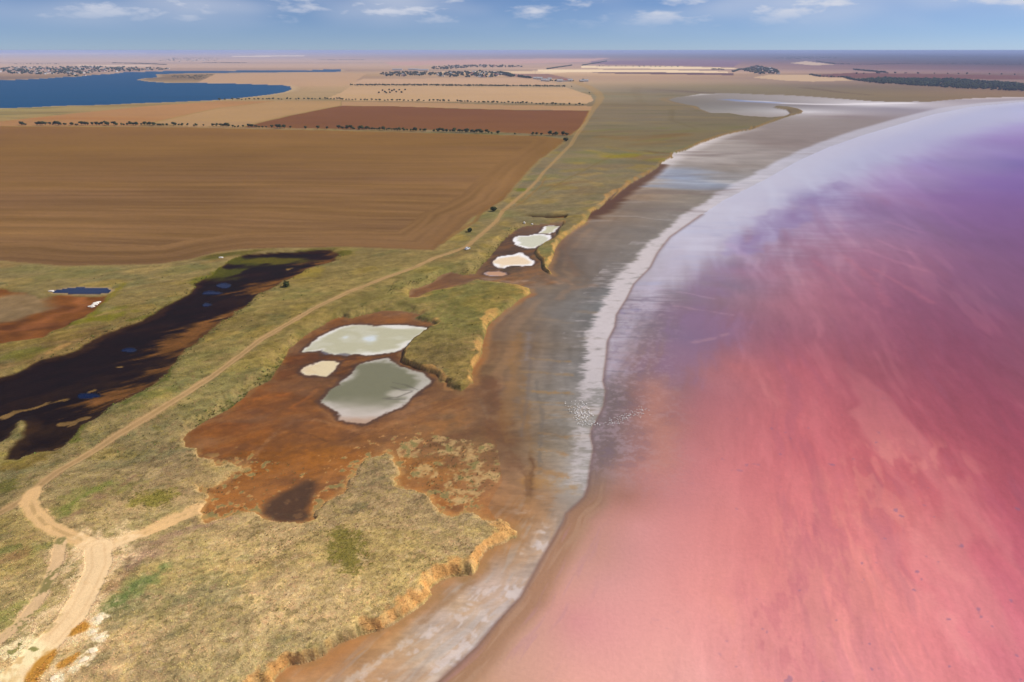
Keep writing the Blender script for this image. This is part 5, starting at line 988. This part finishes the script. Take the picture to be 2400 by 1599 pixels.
# ------------------------------------------------------------------ the white car on the track
M['car_paint'] = plain('white_paint', (238, 238, 240), .25, .02, 1.0, spec=.5); M['glass'] = plain('car_glass', (18, 22, 28), .08, .02, spec=.6); M['tyre'] = plain('tyre', (26, 26, 26), .9)
M['rim'] = plain('alloy', (170, 172, 176), .35, .03, metallic=.8); M['lamp'] = plain('lamp_glass', (220, 224, 228), .1, .02); M['tail'] = plain('tail_glass', (150, 18, 16), .2, .02)
def car(xy, z, rz):
    root = bpy.data.objects.new('car', None); COL.objects.link(root); root.location = (xy[0], xy[1], z); root.rotation_euler = (0, 0, rz)
    root['label'] = 'small white hatchback driving on the dirt track beside the ploughed field'; root['category'] = 'car'
    prof = [(-2.05, .30), (-2.10, .62), (-2.05, .92), (-1.55, 1.0), (-1.30, 1.02), (-.15, .98), (.95, .93), (1.65, .84), (2.02, .70), (2.08, .48), (2.05, .28), (1.75, .22), (-1.75, .22)]
    def extr(pr, w0, w1, zlim):
        n = len(pr); v = []
        for s in (-1, 1): v += [(a, s * (w0 if b < zlim else w1), b) for a, b in pr]
        f = [tuple(range(n)), tuple(range(2 * n - 1, n - 1, -1))] + [(i, i + n, (i + 1) % n + n, (i + 1) % n) for i in range(n)]; return v, f
    link('body', tri_mesh('body', [(*extr(prof, .84, .78, .9), M['car_paint'])]), root)
    cab = [(-1.75, .99), (-1.35, 1.40), (-.95, 1.48), (.25, 1.46), (.55, 1.36), (1.1, .93)]
    cb = link('cabin', tri_mesh('cabin', [(*extr(cab, .76, .62, 1.2), M['car_paint'])]), root)
    def pane(name, v): link(name, tri_mesh(name, [(v, [(0, 1, 2, 3)], M['glass'])]), cb)
    pane('windscreen', [(1.08, -.68, .98), (1.08, .68, .98), (.60, .56, 1.37), (.60, -.56, 1.37)])
    pane('rear_window', [(-1.74, .66, 1.03), (-1.74, -.66, 1.03), (-1.40, -.56, 1.38), (-1.40, .56, 1.38)])
    for s in (-1, 1):
        y0, y1 = s * .772, s * .640
        pane('side_window', [(-1.5, y0, 1.04), (-.42, y0, 1.03), (-.42, y1, 1.40), (-1.25, y1, 1.38)]); pane('side_window', [(-.34, y0, 1.03), (.85, y0, 1.0), (.45, y1, 1.36), (-.34, y1, 1.40)])
        link('headlight', tri_mesh('headlight', [(*box(2.0, s * .58, .60, .14, .34, .14), M['lamp'])]), root); link('tail_light', tri_mesh('tail_light', [(*box(-2.06, s * .66, .70, .10, .20, .24), M['tail'])]), root)
        link('door_handle', tri_mesh('door_handle', [(*box(-.25, s * .85, .80, .22, .04, .05), M['rim'])]), root); link('wing_mirror', tri_mesh('wing_mirror', [(*box(.72, s * .90, .98, .12, .22, .14), M['car_paint'])]), root)
        for wx in (-1.28, 1.30):
            w_ = bpy.data.objects.new('wheel', None); COL.objects.link(w_); w_.parent = root; w_.location = (wx, s * .76, .31)
            link('tyre', tri_mesh('tyre', [(*tube((0, -.1, 0), (0, .1, 0), .31, .31, 16), M['tyre'])]), w_); link('rim', tri_mesh('rim', [(*tube((0, s * .02, 0), (0, s * .115, 0), .2, .19, 12), M['rim'])]), w_)
    link('bumper', tri_mesh('bumper', [(*box(2.06, 0, .30, .14, 1.55, .20), M['tyre'])]), root); link('number_plate', tri_mesh('number_plate', [(*box(2.14, 0, .42, .02, .52, .11), M['lamp'])]), root)
q = atp(1074, 573); q2 = atp(1108, 540); car(q, float(ground([q])[0]) + .02, math.atan2(q2[1] - q[1], q2[0] - q[0]) - .35)

# ------------------------------------------------------------------ white blocks and rubble
M['lime'] = plain('white_limestone', (236, 228, 216), .9, .10, 2.0); M['lime_warm'] = plain('cream_limestone', (246, 224, 188), .9, .12, 1.5)
def stone(name, p, s, seed, mat, label, cat, group=None, off=0.0, rz=0.0, rise=.25):
    rr_ = np.random.default_rng(seed); v, f = ico(); v = np.sign(v) * np.abs(v) ** .7 * (1 + rr_.uniform(-.18, .18, (len(v), 1))); me = tri_mesh(name, [(v.tolist(), f, mat)])
    q = atp(*p, off); put(name, me, q, float(ground([q])[0]) + s[2] * rise, rz, s, label=label, category=cat, group=group)
for j, (a, b, s) in enumerate([(620,458,(1.7,.8,.5)), (640,445,(1.5,.8,.5)), (655,437,(1.6,.7,.6)), (670,430,(1.4,.8,.5)), (632,463,(1.2,.6,.4)), (648,450,(1.2,.8,.6)), (661,441,(1.0,.8,.5))]):
    stone('limestone_block', z1((a, b))[0], s, 300 + j, M['lime'], 'white limestone slab in the heap by the reddish clearing', 'stone', 'white slabs by the clearing', -.5, .5)
stone('white_boulder', z9((980, 478))[0], (.9, .8, 1.0), 320, M['lime'], 'white block on the grass above the upper pit, left of two', 'stone')
stone('white_boulder', z9((1085, 480))[0], (.8, .7, .9), 321, M['lime'], 'greyish white block on the grass above the upper pit, right of two', 'stone')
stone('white_boulder', z1((1505, 133))[0], (1.6, .8, .5), 322, M['lime'], 'white stone slab on the grass at the upper end of the marsh', 'stone')
stone('white_boulder', z1((352, 360))[0], (1.5, .9, .5), 323, M['lime'], 'white stone at the left tip of the small blue pond', 'stone', None, -.8)
for j, (a, b, s, lab) in enumerate([(1050,905,(.9,1.1,.22),'uppermost cream limestone slab right of the sandy track'), (985,1045,(.7,.6,.18),'small cream limestone slab below the uppermost one'), (1045,1110,(1.0,.5,.2),'flat cream limestone slab beside the green tuft'),
                                 (985,1240,(.8,.9,.2),'cream limestone slab halfway down the bank'), (885,1340,(1.0,.7,.2),'cream limestone slab low on the bank'), (570,1530,(.9,.7,.2),'cream limestone slab at the bottom edge beside the brown pool')]):
    stone('limestone_slab', z11((a, b))[0], s, 330 + j, M['lime_warm'], lab, 'rock', None, 0, .7, .1)

# ------------------------------------------------------------------ gulls resting on the salt crust
M['feather'] = plain('white_feather', (244, 240, 236), .8, .05); M['beak'] = plain('beak', (196, 140, 50), .6)
def gull_parts():
    v, f = ico(); P = [((v * np.array((.24, .11, .11)) + np.array((0, 0, .22))).tolist(), f, M['feather']), ((v * .075 + np.array((.22, 0, .34))).tolist(), f, M['feather'])]
    P.append((*tube((.15, 0, .26), (.22, 0, .34), .06, .05, 6), M['feather'])); P.append((*tube((.28, 0, .34), (.36, 0, .32), .022, .006, 4), M['beak']))
    P.append(([(-.18, -.06, .24), (-.18, .06, .24), (-.42, .03, .25), (-.42, -.03, .25)], [(0, 1, 2, 3)], M['feather']))
    for s in (-1, 1):
        P.append((*tube((0, s * .04, .14), (0, s * .045, -.02), .012, .01, 4), M['beak'])); P.append(([(.12, s * .11, .25), (-.05, s * .13, .28), (-.40, s * .05, .25), (-.05, s * .12, .18)], [(0, 1, 2, 3)], M['feather']))
    return P
GULL = tri_mesh('gull', gull_parts())
rr = np.random.default_rng(77); A, B = [], []
while len(A) < 235:
    a, b = rr.normal(660, 120), rr.normal(410, 110)
    if 215 < b < 575 and abs(a - (540 + (b - 220) * .62)) < 150: A.append((a, b))
while len(B) < 120:
    u = rr.uniform(0, 1); a, b = 1000 + u * 520 + rr.normal(0, 40), 545 - u * 170 + rr.normal(0, 28); B.append((a, b))
A += [(790,565),(838,562),(905,562),(870,548)]
ab = [at(*z10(p)[0], .12) for p in A]; bb = [at(*z10(p)[0], .0) for p in B]
def gulls(Q, label, group):
    for q, z in zip(Q, ground(Q)):
        put('gull', GULL, q, z + .01, rr.uniform(0, 6.28), rr.uniform(.6, .8), label=label, category='bird', group=group)
gulls(ab[:180], 'white gull resting in the flock on the salt crust', 'gulls on the salt crust'); gulls(bb, 'white gull standing in the shallow water off the salt crust', 'gulls in the shallow water')
def merge_copies(name, me, Q, label):
    n = len(me.vertices); co = np.empty(n * 3); me.vertices.foreach_get('co', co); co = co.reshape(-1, 3); polys = [tuple(p.vertices) for p in me.polygons]; mi = [p.material_index for p in me.polygons]
    V, F, MI = [], [], []
    for j, (q, z) in enumerate(zip(Q, ground(Q))):
        t = rr.uniform(0, 6.28); c_, s_ = math.cos(t), math.sin(t); V.append(np.stack([co[:, 0] * c_ - co[:, 1] * s_ + q[0], co[:, 0] * s_ + co[:, 1] * c_ + q[1], co[:, 2] + z], 1)); F += [tuple(i + j * n for i in p) for p in polys]; MI += mi
    m2 = bpy.data.meshes.new(name); m2.from_pydata(np.vstack(V).tolist(), [], F)
    for m in me.materials: m2.materials.append(m)
    m2.polygons.foreach_set('material_index', MI); m2.update(); link(name, m2, kind='stuff', label=label)
merge_copies('gull_flock', GULL, ab[180:], 'rest of the dense white gull flock on the salt crust')

# ------------------------------------------------------------------ steppe grass, straw and rushes
def col_at(Q):
    p = np.array(Q); z, c_, rg_, sb, w_ = terrain(p[:, 0], p[:, 1]); return z, c_, rg_
TUFT = ground_mat('tuft', 1.0, .03, ((2.0, .10),), 0)
def tufts(name, Q, hmin, hmax, label, tintf, keep, seed, blades=3, lean=1.3):
    rr_ = np.random.default_rng(seed); Q = np.array(Q); z, c_, rg_ = col_at(Q); ok = keep(rg_, c_); Q, z, c_ = Q[ok], z[ok], c_[ok]; n = len(Q)
    h = rr_.uniform(hmin, hmax, n) ; V = np.zeros((n, blades * 3, 3)); a0 = rr_.uniform(0, 6.28, n)
    for k_ in range(blades):
        a = a0 + k_ * 6.283 / blades + rr_.uniform(-.4, .4, n); w_ = h * .55
        base = np.stack([Q[:, 0], Q[:, 1], z - .03], 1); ux = np.stack([np.cos(a), np.sin(a), 0 * a], 1); nx = np.stack([-np.sin(a), np.cos(a), 0 * a], 1)
        V[:, 3 * k_] = base + ux * (h * .15)[:, None] + nx * w_[:, None] * .6; V[:, 3 * k_ + 1] = base + ux * (h * .15)[:, None] - nx * w_[:, None] * .6
        V[:, 3 * k_ + 2] = base + ux * (h * lean)[:, None] + np.stack([0 * a, 0 * a, h * .8], 1)
    F = np.arange(n * blades * 3).reshape(-1, 3)
    cc = albedo(np.clip(tintf(c_, rr_, n), 0, 255)); cc = np.repeat(cc, blades * 3, 0)
    link(name, mesh_from(name, V.reshape(-1, 3), F, cc, TUFT, False), kind='stuff', label=label)
rr = np.random.default_rng(501)
def spray(n, x0, x1, y0, y1):                                # even in the drawing, so sparser with distance
    u = rr.uniform(x0, x1, n); v = rr.uniform(y0, y1, n); a = (u - 1176.5) / FPX; b = (784 - v) / FPX; t = (4.2 - CAMH) / (-SP + b * CP); return np.stack([a * t, (CP + b * SP) * t], 1)
def tint_dry(c_, r_, n): return (c_ * .9 + np.array((17, 16, 13))) * r_.uniform(.82, 1.25, (n, 1)) * (1 + r_.uniform(-.05, .05, (n, 3)))
tufts('steppe_grass', np.vstack([spray(60000, -150, 1200, 1000, 1680), spray(40000, -150, 1350, 600, 1050)]), .12, .34, 'dry tussocks all over the steppe grassland', tint_dry, lambda r_, c_: (r_ == 0), 502)
tufts('rushes', scatter(RUSH, 420, 503), .10, .28, 'olive green rush bed on the foreground steppe', lambda c_, r_, n: np.array((118, 108, 46)) * r_.uniform(.7, 1.3, (n, 1)), lambda r_, c_: (r_ == 0) & (rr.uniform(size=len(r_)) < .8), 504, 4)
for (g, ra, rb, st, gc), lab in ((GREENS[0], 'small olive green rush clump beside the orange pit'),):
    an = rr.uniform(0, 6.28, 500); q = np.sqrt(rr.uniform(0, 1, 500)) * 1.2; tufts('rushes', np.stack([g[0] + np.cos(an) * q * ra, g[1] + np.sin(an) * q * ra * .8], 1), .10, .28, lab, lambda c_, r_, n: np.array((124, 114, 50)) * r_.uniform(.7, 1.3, (n, 1)), lambda r_, c_: r_ == 0, 505, 4)

# scattered low scrub: each clump throws its own small shadow
def clump(p, n, sx, sy):
    p = atp(*p); return np.stack([p[0] + rr.normal(0, sx, n), p[1] + rr.normal(0, sy, n)], 1)
dark = lambda c_, r_, n: np.array((128, 106, 64)) * r_.uniform(.7, 1.3, (n, 1)) * (1 + r_.uniform(-.12, .12, (n, 3)))
tufts('low_scrub', np.vstack([clump(z3((1800,560))[0], 40, 2.2, 1.6), clump(z3((1900,640))[0], 90, 3.0, 2.2), clump(z3((1790,740))[0], 30, 1.2, 1.2), clump(z4((1000,450))[0], 40, 2.2, 1.6), clump(z4((420,520))[0], 60, 4, 3), clump(z4((840,470))[0], 40, 3, 2), clump(z4((1380,650))[0], 40, 3, 2), clump(z4((1160,740))[0], 50, 3, 1.6), clump(z4((200,1040))[0], 30, 2, 1.2), spray(520, -100, 1150, 1050, 1600)]),
      .16, .36, 'dark brown dwarf scrub dotted over the foreground steppe', dark, lambda r_, c_: r_ == 0, 511, 4, .9)
green = lambda c_, r_, n: np.array((112, 108, 58)) * r_.uniform(.7, 1.3, (n, 1)) * (1 + r_.uniform(-.12, .12, (n, 3)))
def along(pts, n, spread, off=0.0):
    p = np.array(pts); sg = np.hypot(*np.diff(p, axis=0).T); L_ = np.concatenate([[0], np.cumsum(sg)]); t = rr.uniform(0, L_[-1], n); return np.stack([np.interp(t, L_, p[:, 0]) + rr.normal(0, spread, n), np.interp(t, L_, p[:, 1]) + rr.normal(0, spread, n)], 1)
bank_l = G(z1((1290,1300),(1420,1215),(1560,1140),(1640,1080),(1720,1010),(1880,880),(1960,780),(2060,690),(2160,630),(2300,560)), -1.5)
bank_u = G(z2((860,640),(1000,560),(1120,540),(1260,470),(1420,470)) + z9((360,1090),(460,960),(600,790),(760,640),(900,540)), -1.5)
tufts('bank_scrub', np.vstack([along(bank_l, 420, 1.6), along(bank_u, 320, 2.0), along(MIRE[3:17], 300, 2.2), along(MIRE[24:46], 420, 2.2), spray(700, -100, 1300, 600, 1050)]), .25, .7, 'dark green bushes along the banks of pits and marsh', green, lambda r_, c_: r_ == 0, 512, 4, .8)
sb = scatter(Lw(D((905,1020),(1000,1000),(1150,1020),(1150,1100),(1080,1150),(1040,1160),(960,1110),(920,1060)), .9), 420, 513)
sb2 = scatter(Lw(D((440,1080),(560,1040),(720,1080),(640,1150),(560,1180),(470,1190)), .9), 160, 514)
tufts('salt_bush', np.vstack([np.array(sb), np.array(sb2)]), .18, .42, 'grey green salt bushes on the orange mud', lambda c_, r_, n: np.array((122, 112, 72)) * r_.uniform(.7, 1.3, (n, 1)), lambda r_, c_: r_ == 2, 515, 4, 1.0)

# ------------------------------------------------------------------ the air
me = bpy.data.meshes.new('haze')
hx, hy0, hy1, hz0, hz1 = 230000.0, -400.0, 215000.0, -1.4, 123.0
vx = [(-hx, hy0, hz0), (hx, hy0, hz0), (hx, hy1, hz0), (-hx, hy1, hz0), (-hx, hy0, hz1), (hx, hy0, hz1), (hx, hy1, hz1), (-hx, hy1, hz1)]
me.from_pydata(vx, [], [(0, 3, 2, 1), (4, 5, 6, 7), (0, 1, 5, 4), (1, 2, 6, 5), (2, 3, 7, 6), (3, 0, 4, 7)])
hm = bpy.data.materials.new('haze'); hm.use_nodes = True; t = hm.node_tree; t.nodes.clear()
o = N(t, 'ShaderNodeOutputMaterial'); pv = N(t, 'ShaderNodeVolumePrincipled')
pv.inputs['Color'].default_value = (.50, .62, .96, 1); pv.inputs['Density'].default_value = HAZE; pv.inputs['Anisotropy'].default_value = 0.0
t.links.new(pv.outputs[0], o.inputs['Volume']); me.materials.append(hm)
link('haze', me, kind='stuff', label='thin blue haze over the far plain')
